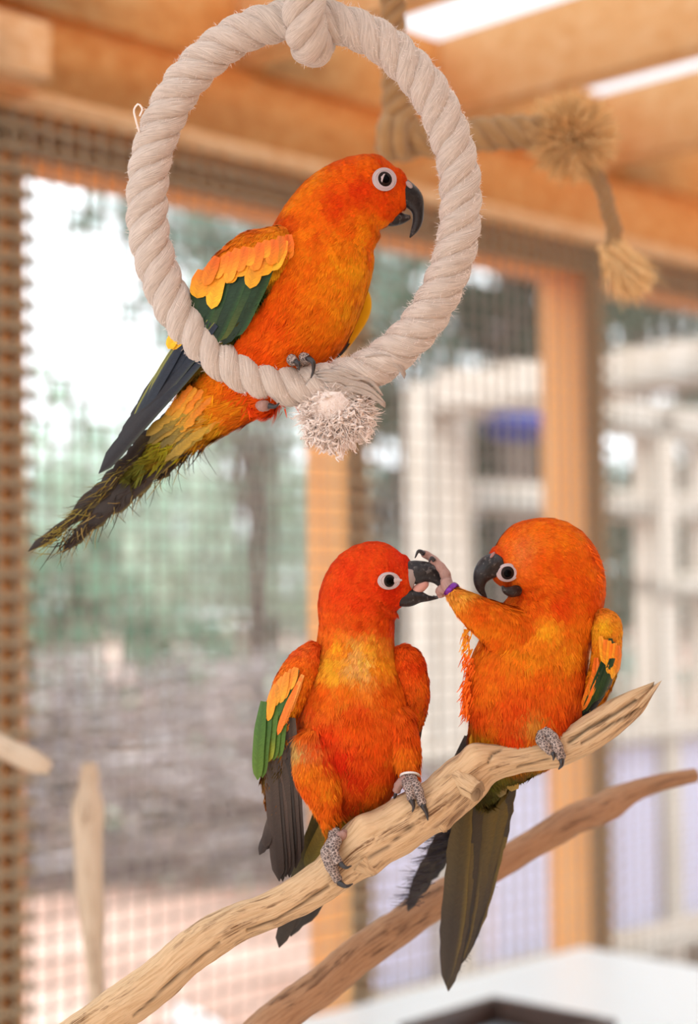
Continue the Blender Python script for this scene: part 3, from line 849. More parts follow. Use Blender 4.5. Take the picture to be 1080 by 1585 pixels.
_n = nd(M_beak, 'ShaderNodeTexNoise', Scale=260.0, Detail=6.0, Distortion=1.5); lk(M_beak, texco(M_beak, 'Object', (1, 1, 1)), _n.inputs['Vector'])
lk(M_beak, ramp(M_beak, _n.outputs['Fac'], [(.35, lin((26, 24, 25))), (.6, lin((42, 39, 40))), (.67, lin((96, 90, 88))), (.70, lin((44, 40, 40)))]), bsdf(M_beak).inputs['Base Color'])
bump(M_beak, _n.outputs['Fac'], .3, .0006)
M_claw = mat('black_claw', lin((36, 33, 36)), 0.3, 0.5)
M_skin = mat('white_eye_skin', lin((198, 182, 184)), 0.7, 0.2)
_n = nd(M_skin, 'ShaderNodeTexNoise', Scale=900.0, Detail=3.0); bump(M_skin, _n.outputs['Fac'], .4, .0004)
M_iris = mat('dark_iris', lin((36, 26, 23)), 0.3, 0.08)
M_eye = mat('black_pupil', lin((5, 4, 5)), 0.15, 0.04)
M_tongue = mat('pink_tongue', lin((206, 150, 136)), 0.5, 0.4)
M_band = mat('purple_metal_band', lin((104, 32, 130)), 0.25, 0.6); bsdf(M_band).inputs['Metallic'].default_value = .6
M_bandw = mat('white_band', lin((226, 224, 220)), 0.3, 0.5)
M_foot = mat('scaly_grey_skin', lin((150, 132, 124)), 0.65, 0.3)
_vo = nd(M_foot, 'ShaderNodeTexVoronoi', feature='DISTANCE_TO_EDGE', Scale=620.0); lk(M_foot, texco(M_foot, 'Object', (1, 1, 1)), _vo.inputs['Vector'])
lk(M_foot, ramp(M_foot, _vo.outputs['Distance'], [(0.0, lin((196, 180, 170))), (.05, lin((160, 142, 134))), (.13, lin((100, 88, 84))), (.5, lin((84, 74, 72)))]), bsdf(M_foot).inputs['Base Color'])
bump(M_foot, _vo.outputs['Distance'], .7, .0008)
M_footp = mat('pink_grey_foot_skin', lin((160, 126, 116)), 0.6, 0.3)
_vo = nd(M_footp, 'ShaderNodeTexVoronoi', feature='DISTANCE_TO_EDGE', Scale=620.0); lk(M_footp, texco(M_footp, 'Object', (1, 1, 1)), _vo.inputs['Vector'])
bump(M_footp, _vo.outputs['Distance'], .6, .0006)

class Field:
    """inverse distance weighted values at control points (I space)"""
    def __init__(s, pts, vals, power=3.0):
        s.p = np.asarray(pts, float); s.v = np.asarray(vals, float); s.k = power
    def __call__(s, P):
        out = np.zeros((len(P), s.v.shape[1])); 
        w = 1.0 / (np.sum((P[:, None, :s.p.shape[1]] - s.p[None]) ** 2, -1) + 40.0) ** (s.k / 2)
        w /= w.sum(1, keepdims=True)
        return w @ s.v

def fused_body(lofts, voxel=2.4, smooth=6):
    """lofts -> one continuous closed surface (I space) : V, faces(tri), normals"""
    mb = MB()
    for pts, m in lofts:
        P = spline(np.asarray(pts, float), m)
        # rounded ends
        def cap(i, j):
            d = unit(P[i, :3] - P[j, :3]); r = P[i, 3:].copy(); out = []
            for a in (25, 50, 70, 84):
                a = math.radians(a)
                out.append(np.concatenate([P[i, :3] + d * r.min() * .75 * math.sin(a), r * math.cos(a)]))
            return out
        a, b = cap(0, 1)[::-1], cap(-1, -2)
        Q = np.vstack([a, P, b])
        Q = Q[np.concatenate([[True], np.linalg.norm(np.diff(Q[:, :3], axis=0), axis=1) > 1e-3])]
        V, q, t, uv = tube(Q[:, :3], Q[:, 3:5], 28, ref=np.array([0, 0, 1.0]))
        mb.add(V, q, t)
    me = bpy.data.meshes.new('tmp')
    V = np.vstack(mb.V)
    me.from_pydata(V.tolist(), [], np.vstack(mb.Q).tolist() + np.vstack(mb.T).tolist())
    ob = bpy.data.objects.new('tmp', me); COL.objects.link(ob)
    md = ob.modifiers.new('r', 'REMESH'); md.mode = 'VOXEL'; md.voxel_size = voxel
    ms = ob.modifiers.new('s', 'SMOOTH'); ms.factor = .5; ms.iterations = smooth
    dg = bpy.context.evaluated_depsgraph_get(); dg.update()
    em = bpy.data.meshes.new_from_object(ob.evaluated_get(dg))
    em.calc_loop_triangles()
    n = len(em.vertices); V = np.empty(n * 3); em.vertices.foreach_get('co', V); V = V.reshape(-1, 3)
    T = np.empty(len(em.loop_triangles) * 3, np.int32); em.loop_triangles.foreach_get('vertices', T); T = T.reshape(-1, 3)
    N = np.empty(n * 3); em.vertices.foreach_get('normal', N); N = N.reshape(-1, 3)
    bpy.data.objects.remove(ob); bpy.data.meshes.remove(me); bpy.data.meshes.remove(em)
    # outward check
    c = V.mean(0)
    if np.mean(np.sum((V - c) * N, 1)) < 0: N = -N; T = T[:, ::-1]
    return V, T, N

def plumage(mb, V, T, N, count, flow, length, color, barbs=6, lift=.22, wid=.42, bw=1.1, front=True, avoid=(), jit=.10, nmix=.35):
    """scatter small feathers (fans of barbs) over a surface"""
    a, b, c = V[T[:, 0]], V[T[:, 1]], V[T[:, 2]]
    ar = np.linalg.norm(np.cross(b - a, c - a), axis=1)
    zc = (N[T[:, 0], 2] < .35)
    ar = ar * np.where(zc, 1.0, .35)
    Lf = length((a + b + c) / 3)[:, 0]
    ar = ar / np.maximum(Lf, 3) ** 2
    f = rng.choice(len(T), count, p=ar / ar.sum())
    u = rng.random((count, 2)); sw = u.sum(1) > 1; u[sw] = 1 - u[sw]
    p = a[f] + (b[f] - a[f]) * u[:, :1] + (c[f] - a[f]) * u[:, 1:]
    n = unit(N[T[f, 0]] * (1 - u.sum(1, keepdims=True)) + N[T[f, 1]] * u[:, :1] + N[T[f, 2]] * u[:, 1:])
    keep = np.ones(count, bool)
    for ex, ey, rx, ry in avoid:
        keep &= ~((((p[:, 0] - ex) / rx) ** 2 + ((p[:, 1] - ey) / ry) ** 2 < 1) & (n[:, 2] < .2))
    p, n = p[keep], n[keep]; k = len(p)
    d = flow(p) + rng.normal(size=(k, 3)) * .13
    d = unit(d - n * np.sum(d * n, 1, keepdims=True))
    s = np.cross(n, d)
    L = length(p)[:, 0] * rng.uniform(.75, 1.2, k)
    pn = np.array([noise.noise((q[0] * .035, q[1] * .022, q[2] * .035)) + .7 * noise.noise((q[0] * .11, q[1] * .06, q[2] * .11 + 9)) for q in p])[:, None]
    col = color(p) * (1 + rng.normal(size=(k, 1)) * jit) * (1 + rng.normal(size=(k, 3)) * np.array([.03, .08, .08])) * (1 + pn * np.array([.10, .42, .30]))
    lf = lift * rng.uniform(.5, 1.3, k)
    nn = unit(n * (1 - nmix) + s * rng.normal(size=(k, 1)) * .19 + d * rng.normal(size=(k, 1)) * .15)
    kk = np.linspace(-1, 1, barbs)
    VV, CC, NN = [], [], []
    for x in kk:
        th = x * .34 + rng.normal(size=k) * .07
        dk = d * np.cos(th)[:, None] + s * np.sin(th)[:, None]
        root = p + s * (x * wid * .45 * L)[:, None] - d * (.1 * L)[:, None]
        Lk = (L * (1 - .28 * x * x) * rng.uniform(.85, 1.1, k))[:, None]
        hw = (bw * (.8 + L / 40.0) * rng.uniform(.8, 1.2, k))[:, None]
        mid = root + dk * Lk * .55 + n * (L * lf * .5)[:, None]
        tip = root + dk * Lk + n * (L * lf * .62)[:, None]
        VV.append(np.stack([root - s * hw * .7, root + s * hw * .7, mid + s * hw, mid - s * hw, tip], 1))
        cb = col * (1 + rng.normal(size=(k, 1)) * .06)
        CC.append(np.stack([cb * .74, cb * .74, cb, cb, cb * 1.1], 1))  # roots darkened: shading between feathers painted into the colour
        NN.append(np.repeat(nn[:, None], 5, 1))
    VV = np.stack(VV, 1).reshape(-1, 3); CC = np.clip(np.stack(CC, 1).reshape(-1, 3), 0.002, 1); NN = np.stack(NN, 1).reshape(-1, 3)
    m = k * barbs; o = np.arange(m) * 5
    mb.add(VV, np.stack([o + 3, o + 2, o + 1, o], 1), np.stack([o + 4, o + 2, o + 3], 1), CC, None, NN)

def blade(base, tip, w, nrm, cols, m=14, camber=.16, arch=.04, bend=0.0, round_=.72, fray=0.0, seed=0, asym=0.0, base_w=.55, droop=0.0):
    """one large feather (I space): V, Q, col, uv.  cols = function(u, v)->rgb"""
    base, tip, nrm = np.asarray(base, float), np.asarray(tip, float), unit(np.asarray(nrm, float))
    ax = tip - base; L = np.linalg.norm(ax); d = ax / L
    nrm = unit(nrm - d * (nrm @ d)); sd = np.cross(nrm, d)
    r = np.random.default_rng(seed)
    u = np.linspace(0, 1, m); vv = np.array([-1, -.55, -.06, .06, .55, 1.0])
    w_u = np.minimum(1, base_w + (1 - base_w) * (u / .35)) * np.where(u > round_, np.sqrt(np.clip(1 - ((u - round_) / (1 - round_)) ** 2, 0.0, 1)), 1.0)
    w_u = np.maximum(w_u, .04)
    V, C, UV = [], [], []
    for i in range(m):
        for v in vv:
            ww = w_u[i] * w * (1 + asym * np.sign(v))
            if fray and abs(v) == 1: ww *= 1 - fray * r.random()
            p = base + d * L * u[i] + sd * (v * ww + bend * L * (u[i] * u[i] - 0)) + nrm * (camber * w * (1 - v * v) * w_u[i] + arch * L * 4 * u[i] * (1 - u[i])) + np.array([0, droop * L * u[i] ** 2, 0])
            V.append(p); C.append(np.asarray(cols(u[i], v)) * (.82 if abs(v) < .1 else 1)); UV.append([u[i] * L + abs(v) * w * .8, v * w])
    V = np.array(V); k = len(vv)
    Q = [[i * k + j, i * k + j + 1, (i + 1) * k + j + 1, (i + 1) * k + j] for i in range(m - 1) for j in range(k - 1)]
    return V, np.array(Q), np.clip(np.array(C), .002, 1), np.array(UV)

def cmix(a, b, t): return np.asarray(a) * (1 - t) + np.asarray(b) * t
def grad(c0, c1, k0=.4, k1=.9, edge=None, ew=.8, shaft=None):
    c0, c1 = lin(c0), lin(c1); ed = lin(edge) if edge is not None else None
    def f(u, v):
        t = min(max((u - k0) / (k1 - k0), 0), 1)
        c = cmix(c0, c1, t)
        if ed is not None and (v > ew if ew > 0 else v < ew): c = ed
        return c
    return f

def row(name, parent, n, b0, b1, t0, t1, w, nrm, cols, jit=4, stag=2.2, lift=0.0, flip=False, seed=0, **kw):
    r = np.random.default_rng(seed + 100)
    b0, b1, t0, t1 = [np.asarray(x, float) for x in (b0, b1, t0, t1)]
    nrm = unit(np.asarray(nrm, float))
    bv = kw.pop('bv', None); hug = kw.pop('hug', 2.0)
    for i in range(n):
        x = i / max(n - 1, 1)
        b = b0 + (b1 - b0) * x; t = t0 + (t1 - t0) * x
        d = unit(t - b)
        t = t + d * r.normal() * jit + nrm * lift; b = b + r.normal(size=3) * jit * .2
        off = nrm * stag * (-x if flip else x) * n
        cf = cols[i % len(cols)] if isinstance(cols, (list, tuple)) else cols
        jt = 1 + r.normal() * .07
        V, Q, C, U = blade(b + off, t + off, w * r.uniform(.92, 1.08), nrm, cf, seed=seed * 50 + i, bend=kw.get('bend', 0) , **{k_: v_ for k_, v_ in kw.items() if k_ != 'bend'})
        if bv is not None:      # let the feather lie over the curved wing instead of cutting through it
            for q in V:
                h = bv.ray_cast(Vector((q[0], q[1], -500)), Vector((0, 0, 1)))
                if h[0] is not None:
                    cap = h[0][2] - hug - (x if not flip else -x) * 2.0
                    if q[2] > cap: q[2] = cap - .25 * (q[2] - cap) * 0
        MB().add(V, Q, None, np.clip(C * jt, .002, 1), U).build(name, M_quill, parent, True, 'I')

def toe(parent, pts, rad, claw, crad, seg=10, m=M_foot, name='toe'):
    P = spline(np.asarray(pts, float), 16)
    rr = np.interp(np.linspace(0, 1, 16), np.linspace(0, 1, len(rad)), rad) * (1 + .07 * np.sin(np.linspace(0, 22, 16)))
    t = MB().tube(P, rr, seg).build(name, m, parent, True, 'I')
    if claw is not None:
        P = spline(np.asarray(claw, float), 10)
        MB().tube(P, crad * np.linspace(1, .12, 10) ** .8, 8).build('claw', M_claw, t, True, 'I')
    return t

def ellipsoid(c, r, n=unit([0, 0, -1.0]), m=16, seg=28, rot=0.0, pw=1.0):
    """flattened dome around axis n, in-plane radii r[0], r[1], depth r[2]"""
    n = unit(np.asarray(n, float)); x = unit(np.cross(n, [0, -1, 0.01])); y = np.cross(n, x)
    x, y = x * math.cos(rot) + y * math.sin(rot), y * math.cos(rot) - x * math.sin(rot)
    th = np.linspace(.02, math.pi - .02, m)
    a = np.linspace(0, 2 * np.pi, seg, endpoint=False)
    V = np.array([np.asarray(c) + x * r[0] * math.sin(t) * math.cos(q) + y * r[1] * math.sin(t) * math.sin(q) + n * r[2] * math.cos(t) for t in th for q in a])
    i, j = np.meshgrid(np.arange(m - 1), np.arange(seg), indexing='ij')
    Q = np.stack([i * seg + j, (i + 1) * seg + j, (i + 1) * seg + (j + 1) % seg, i * seg + (j + 1) % seg], -1).reshape(-1, 4)
    return V, Q

def eye(root, bvh, ex, ey, ring=(21, 18), iris=13, pupil=9, rot=0.0, corner=None, look=None):
    hit = bvh.ray_cast(Vector((ex, ey, -400)), Vector((0, 0, 1)))
    p = np.array(hit[0]); n = np.array(hit[1]); n = n if n[2] < 0 else -n
    n = unit(n * .75 + np.array([0, 0, -.25]))
    e = bpy.data.objects.new('eye', None)
    V, Q = ellipsoid(p + n * 1.0, (ring[0], ring[1], 4.5), n, rot=rot)
    mb = MB().add(V, Q)
    # wrinkled rims of the bare skin
    for k, f in enumerate((.98, .80)):
        a = np.linspace(0, 2 * np.pi, 41)
        x = unit(np.cross(n, [0, -1, 0.01])); y = np.cross(n, x)
        x, y = x * math.cos(rot) + y * math.sin(rot), y * math.cos(rot) - x * math.sin(rot)
        P = p + n * (2.0 + 2.4 * k) + (x[None] * np.cos(a)[:, None] * ring[0] + y[None] * np.sin(a)[:, None] * ring[1]) * f
        mb.tube(P, [1.0 - .2 * k] * 41, 6)
    if corner is not None:
        c = np.asarray(corner, float)
        P = np.array([[ex, ey, p[2] - 1], [(ex + c[0]) / 2, (ey + c[1]) / 2, p[2] + 1], [c[0], c[1], p[2] + c[2]]])
        mb.tube(spline(P, 8), np.linspace(ring[1] * .75, 1.5, 8) * .8, 10)
    er = mb.build('eye_ring', M_skin, root, True, 'I')
    if 'label' not in er: er['label'] = 'bare white eye ring'
    V, Q = ellipsoid(p + n * 2.6, (iris, iris, 6.0), n); MB().add(V, Q).build('iris', M_iris, er, True, 'I')
    V, Q = ellipsoid(p + n * 3.4, (pupil, pupil, 6.4), n); MB().add(V, Q).build('pupil', M_eye, er, True, 'I')

def beak_part(name, root, pts, m=M_beak, seg=20, ridge=True):
    P = spline(np.asarray(pts, float), 30)
    V, q, t, uv = tube(P[:, :3], P[:, 3:5], seg, ref=np.array([0, 0, 1.0]))
    return MB().add(V, q, t).build(name, m, root, True, 'I')

def make_body(root, lofts, colf, flow, length, count, avoid=(), voxel=2.4, barbs=8, lift=.2, bw=.78, jit=.07, smooth=6):
    V, T, N = fused_body(lofts, voxel, smooth)
    C = np.clip(colf(V) * .9, .002, 1)
    MB().add(V, None, T, C, None).build('body', M_plume, root, True, 'I')
    mb = MB()
    plumage(mb, V, T, N, count, flow, length, colf, barbs, lift=lift, bw=bw, avoid=avoid, jit=jit)
    tag(mb.build('plumage', M_plume, root, True, 'I'), kind='stuff')
    return BVHTree.FromPolygons(V.tolist(), T.tolist()), V, T, N

def make_wing(root, pts, ref, colf, flow, length, count, label=None, seg=24, lift=.15):
    """flattened wing shell + small coverts; returns the wing part and a function px,py,off -> I point on its outer plane"""
    P = spline(np.asarray(pts, float), 40)
    tip = P[-1].copy()
    V, q, t, uv = tube(P[:, :3], P[:, 3:5] * np.sqrt(np.clip(1 - np.linspace(-1, 1, 40)[:, None] ** 8 * .9, 0, 1)), seg, ref=unit(np.asarray(ref, float)))
    tri = np.vstack([q[:, [0, 1, 2]], q[:, [0, 2, 3]], t])
    N = np.zeros_like(V); fn = np.cross(V[tri[:, 1]] - V[tri[:, 0]], V[tri[:, 2]] - V[tri[:, 0]])
    for k in range(3): np.add.at(N, tri[:, k], fn)
    N = unit(N)
    if np.mean(np.sum((V - V.mean(0)) * N, 1)) < 0: N = -N
    w = MB().add(V, q, t, np.clip(colf(V) * .9, .002, 1)).build('wing', M_plume, root, True, 'I')
    if label: w['label'] = label
    if count:
        mb = MB(); plumage(mb, V, tri, N, count, flow, length, colf, 6, lift=lift, wid=.5, bw=1.1)
        tag(mb.build('wing_coverts', M_plume, w, True, 'I'), kind='stuff')
    bv = BVHTree.FromPolygons(V.tolist(), tri.tolist())
    return w, bv

def onto(bv, px, py, off=2.0, default=0.0):
    h = bv.ray_cast(Vector((px, py, -500)), Vector((0, 0, 1)))
    if h[0] is None:
        h = bv.find_nearest(Vector((px, py, default)))
    return np.array([px, py, h[0][2] - off])

def colfield(pts, power=3.4):
    return Field([(p[0], p[1]) for p in pts], [lin(p[2]) * [.84, 1.02, .6] for p in pts], power)
# ---------------------------------------------------------------- upper parrot, side on, perched in the ring
b1 = thing('parrot', 'orange parrot perched in the white rope ring, seen from the side', 'parrot', i2w([[465, 575, 0]])[0], 'orange parrots')
Z1 = 44.0
def z(dz): return Z1 + dz
RED, ORR, ORA, ORY, YEL, OLV = (222, 62, 12), (232, 84, 16), (240, 112, 22), (244, 144, 30), (240, 178, 34), (128, 112, 40)
col1 = colfield([(590, 245, ORR), (630, 270, (232, 76, 16)), (540, 250, ORR), (480, 275, ORA), (450, 310, ORA), (560, 300, (222, 62, 14)), (600, 320, (226, 66, 14)), (520, 320, (226, 74, 14)), (590, 350, ORA), (560, 345, ORA), (480, 330, (234, 92, 18)),
                 (560, 380, (240, 118, 24)), (520, 370, (240, 112, 22)), (470, 365, (238, 100, 20)), (450, 345, (220, 70, 14)), (560, 420, ORY), (520, 430, (240, 124, 26)), (480, 430, (236, 100, 20)), (540, 470, (238, 130, 28)), (500, 490, (236, 106, 22)), (440, 460, (230, 86, 16)), (420, 500, (228, 76, 16)), (480, 540, (230, 92, 18)), (400, 540, (224, 66, 14)),
                 (370, 590, (226, 76, 16)), (420, 600, (228, 76, 16)), (430, 640, (222, 66, 16)), (330, 590, (234, 108, 22)), (300, 590, (236, 120, 24)), (360, 640, (224, 110, 26)), (300, 620, (226, 150, 32)), (290, 650, (196, 150, 40)), (330, 660, (206, 130, 32)), (270, 640, (190, 160, 44)), (250, 690, (140, 122, 44)), (220, 720, (104, 90, 46)), (190, 750, (80, 66, 44)), (390, 380, ORA), (330, 470, ORA)])
flow1 = Field([(640, 270, z(0)), (600, 250, z(0)), (540, 245, z(0)), (560, 300, z(-50)), (600, 330, z(-40)), (480, 275, z(0)), (450, 310, z(0)), (520, 330, z(-50)), (590, 370, z(0)), (500, 400, z(-70)), (570, 430, z(0)), (450, 470, z(-80)), (540, 510, z(-40)), (400, 540, z(-60)), (480, 560, z(-40)), (330, 620, z(-40)), (400, 630, z(-20)), (260, 690, z(-20)), (200, 740, z(0))],
              [(-.7, -.7, 0), (-.95, -.25, 0), (-1, .1, 0), (-1, .25, 0), (-.7, .8, 0), (-.9, .5, 0), (-.7, .7, 0), (-.7, .75, 0), (-.35, 1, 0), (-.4, .95, 0), (-.25, 1, 0), (-.5, .9, 0), (-.5, .9, 0), (-.7, .8, 0), (-.7, .75, 0), (-.8, .6, 0), (-.8, .6, 0), (-.75, .65, 0), (-.75, .65, 0)], 3.0)
len1 = Field([(630, 290), (600, 300), (560, 260), (590, 350), (500, 300), (460, 320), (540, 370), (500, 440), (450, 500), (400, 560), (340, 610), (280, 660), (210, 720)], [[7], [8], [9], [11], [12], [15], [16], [22], [26], [28], [34], [42], [46]], 2.5)
lofts1 = [([(617, 294, z(0), 34, 22), (600, 296, z(0), 51, 38), (565, 300, z(0), 62, 52), (532, 324, z(0), 72, 58), (512, 350, z(0), 76, 62), (492, 400, z(0), 88, 76), (448, 480, z(0), 100, 82), (400, 548, z(6), 86, 72), (345, 606, z(20), 62, 52), (296, 656, z(34), 38, 34), (240, 706, z(46), 18, 20), (205, 738, z(52), 8, 10)], 60),
          ([(470, 520, z(-34), 40, 34), (458, 556, z(-34), 24, 22), (452, 575, z(-34), 12, 12)], 14),
          ([(415, 575, z(-36), 36, 30), (412, 612, z(-30), 24, 22), (415, 632, z(-26), 14, 13)], 14)]
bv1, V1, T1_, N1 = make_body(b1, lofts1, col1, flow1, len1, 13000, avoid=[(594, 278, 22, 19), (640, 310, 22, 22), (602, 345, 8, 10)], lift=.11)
eye(b1, bv1, 594, 278, (20, 18), 12.5, 9.2, rot=.2, corner=(571, 271, 3))
beak_part('upper_beak', b1, [(600, 286, z(0), 20, 18), (621, 297, z(0), 21.5, 18), (639, 310, z(0), 17, 13), (646.5, 328, z(0), 9.5, 8.5), (645.5, 345, z(0), 7.5, 6), (640, 358, z(0), 5, 4), (634, 368, z(0), 1, 1)])
beak_part('lower_beak', b1, [(594, 330, z(0), 17, 13), (608, 336, z(0), 15, 13), (622, 338, z(0), 9, 10), (635, 336, z(0), 3, 5)])
V, Q = ellipsoid((633, 286, z(-13)), (4, 7, 3), (.3, -.3, -1), 8, 14, rot=.7); MB().add(V, Q).build('cere', mat('pale_cere', lin((168, 148, 144)), .6, .3), b1, True, 'I')
# near wing
wn1 = unit([-.32, -.28, -.9])
colw1 = colfield([(440, 345, (224, 96, 26)), (455, 365, (240, 160, 40)), (400, 345, (226, 88, 24)), (360, 370, (230, 104, 26)), (420, 380, (240, 130, 30)), (380, 400, (238, 120, 28)), (340, 420, (236, 116, 28)), (400, 420, (236, 160, 30)), (340, 460, (238, 150, 30)), (310, 470, (238, 140, 28)), (300, 520, (30, 50, 34)), (330, 500, (30, 54, 30)), (400, 450, (28, 50, 28)), (360, 500, (28, 52, 28))])
flw1 = Field([(440, 350), (380, 400), (320, 480)], [(-.25, .95, .1), (-.35, .9, .1), (-.35, .9, .1)])
lw1 = Field([(450, 350), (400, 370), (340, 440)], [[12], [16], [22]])
w1, wb1 = make_wing(b1, [(438, 352, z(-52), 16, 14), (420, 376, z(-58), 38, 20), (388, 408, z(-60), 50, 22), (352, 455, z(-52), 54, 20), (322, 510, z(-38), 44, 17), (292, 560, z(-20), 26, 12), (268, 600, z(-4), 12, 8)], wn1, colw1, flw1, lw1, 1500, 'near wing, orange and yellow coverts over dark green')
def W1(px, py, off=2): return onto(wb1, px, py, off, z(-60))
BLK, NAVY, GRN, OLG = (34, 32, 36), (32, 42, 58), (30, 58, 34), (74, 84, 34)
row('flight_feather', w1, 7, W1(345, 520, 1), W1(300, 520, 1), (150, 736, z(34)), (222, 628, z(22)), 11, wn1, grad(NAVY, BLK, .2, .6, (60, 66, 60), .8), jit=5, stag=1.4, seed=1, arch=.02, round_=.85, bv=wb1, hug=1.0)
row('flight_feather', w1, 6, W1(330, 500, 6), W1(290, 510, 6), (236, 640, z(-2)), (214, 650, z(12)), 9, wn1, grad(NAVY, (40, 50, 60), .3, .9, (150, 150, 60), -.8), jit=10, stag=1.6, seed=2, arch=.02, round_=.8, bv=wb1, hug=6.0)
row('covert_feather', w1, 4, W1(310, 478, 6), W1(284, 500, 6), W1(282, 556, 6), W1(262, 540, 6), 10, wn1, grad((236, 190, 40), (240, 186, 30)), jit=3, seed=3, stag=1, bv=wb1, hug=6.0)
row('covert_feather', w1, 9, W1(424, 392, 5), W1(318, 436, 5), W1(362, 520, 5), W1(272, 556, 5), 16, wn1, [grad(GRN, (26, 50, 30), .3, .9, (44, 78, 36), .8), grad(GRN, (24, 44, 32), .3, .9), grad((34, 62, 32), OLG, .4, 1.0)], jit=5, stag=1.1, seed=4, arch=.03, bv=wb1, hug=5.0)
row('covert_feather', w1, 9, W1(436, 366, 9), W1(318, 424, 9), W1(420, 420, 9), W1(306, 474, 9), 14, wn1, [grad((240, 140, 26), (238, 176, 34), .2, .8), grad((238, 150, 28), (236, 160, 30), .2, .8), grad((236, 128, 26), (240, 168, 30), .2, .9)], jit=14, stag=1.1, seed=5, arch=.02, round_=.7, bv=wb1, hug=9.0)
row('covert_feather', w1, 11, W1(446, 362, 11), W1(340, 400, 11), W1(446, 394, 11), W1(318, 448, 11), 10, wn1, [grad((232, 108, 28), (240, 136, 28), .2, .8), grad((238, 120, 28), (242, 160, 36), .2, .8)], jit=9, stag=.9, seed=6, arch=.02, round_=.7, bv=wb1, hug=12.0)
# far wing edge showing past the belly
w1b, wb1b = make_wing(b1, [(560, 440, z(54), 10, 10), (556, 470, z(50), 20, 14), (538, 515, z(46), 16, 12), (515, 556, z(42), 6, 6)], (.3, 0, -1), colfield([(550, 480, (236, 160, 30)), (520, 550, (230, 150, 30))]), flw1, lw1, 0, 'far wing edge, yellow with black border')
row('flight_feather', w1b, 3, (560, 466, z(44)), (566, 470, z(44)), (508, 562, z(40)), (514, 558, z(40)), 8, (.5, .2, -.9), grad((40, 38, 36), (28, 28, 28)), seed=8, stag=1)
row('covert_feather', w1b, 4, (540, 460, z(32)), (556, 462, z(34)), (502, 556, z(30)), (514, 548, z(32)), 10, (.4, .2, -.9), [grad((236, 130, 26), (240, 176, 36)), grad((238, 170, 30), (236, 180, 40))], seed=9, stag=1)
# tail
tl1 = MB()
V, q, t, uv = tube(spline(np.array([(330, 630, z(30)), (270, 680, z(44)), (220, 722, z(54)), (180, 760, z(60))], float), 12), np.stack([np.linspace(22, 6, 12), np.linspace(14, 4, 12)], 1), 12, ref=np.array([0, 0, 1.0]))
tail1 = tl1.add(V, q, t, lin((120, 104, 44))).build('tail', M_plume, b1, True, 'I')
tail1['label'] = 'long dark olive tail with frayed feathers'
n1t = (-.1, -.1, -1)
tc_ = grad((92, 78, 48), (50, 40, 34), .1, .45, (104, 92, 44), .9)
for i, (bx, by, tx, ty, w_, dz, bnd) in enumerate([(300, 650, 54, 866, 13, 62, -.05), (296, 655, 92, 852, 15, 58, .02), (280, 650, 112, 806, 16, 56, -.03), (290, 668, 128, 818, 18, 50, .03), (285, 655, 120, 826, 18, 60, 0), (280, 660, 140, 800, 18, 54, .01), (262, 640, 150, 770, 14, 46, -.02), (300, 672, 170, 790, 14, 44, .04), (270, 640, 205, 690, 10, 38, 0), (320, 660, 215, 745, 14, 36, .03), (285, 640, 100, 822, 10, 66, -.03), (310, 672, 240, 738, 12, 50, .06)]):
    V, Q, C, U = blade((bx, by, z(dz - 16)), (tx, ty, z(dz + 6)), w_, n1t, tc_, m=18, fray=.45, seed=i, bend=bnd, round_=.7, arch=.0)
    MB().add(V, Q, None, C, U).build('tail_feather', M_quill, tail1, True, 'I')
ucol = grad((170, 140, 44), (128, 112, 46), .3, .9)
row('undertail_covert', tail1, 11, (348, 640, z(-10)), (296, 622, z(-6)), (262, 716, z(20)), (232, 672, z(22)), 9, (-.1, -.1, -1), [ucol, grad((196, 150, 44), (150, 126, 50), .2, .9), grad((150, 126, 46), (108, 96, 48), .3, .9)], jit=12, stag=1.2, seed=11, fray=.6)
row('undertail_covert', tail1, 9, (360, 622, z(-20)), (300, 600, z(-16)), (306, 680, z(2)), (258, 650, z(6)), 9, (-.1, -.1, -1), [grad((228, 130, 30), (206, 150, 40), .3, .9), grad((226, 150, 34), (190, 150, 46), .3, .9)], jit=9, stag=1.2, seed=12, fray=.6)
row('flight_feather', tail1, 3, (352, 652, z(20)), (344, 656, z(24)), (272, 706, z(30)), (300, 690, z(30)), 7, (-.1, -.1, -1), grad((50, 44, 44), (40, 36, 36)), seed=13, jit=5)
mb = MB()
n = 420; u = rng.random(n)
bp = np.stack([np.interp(u, [0, .4, 1], [318, 228, 96]), np.interp(u, [0, .4, 1], [684, 742, 842]), z(44) + u * 20 + rng.normal(size=n) * 6], 1) + rng.normal(size=(n, 3)) * 5
fibres(mb, bp, np.array([-.45, .8, 0]) + rng.normal(size=(n, 3)) * .3, rng.uniform(18, 64, n) * np.where(rng.random(n) < .4, 1, .6), 1.1, .5, col=np.where(rng.random((n, 1)) < .35, lin((150, 128, 76)), lin((64, 52, 44))), seg=6)
n = 160; u = rng.random(n)
bp = np.stack([np.interp(u, [0, 1], [215, 70]), np.interp(u, [0, 1], [706, 848]), z(40) + u * 20], 1) + rng.normal(size=(n, 3)) * 5
fibres(mb, bp, np.array([-.85, .5, 0]) + rng.normal(size=(n, 3)) * .25, rng.uniform(12, 44, n), .9, .3, col=np.where(rng.random((n, 1)) < .6, lin((140, 124, 60)), lin((80, 66, 46))), seg=5)
tag(mb.build('frayed_barbs', M_plume, tail1, True, 'I'), kind='stuff')
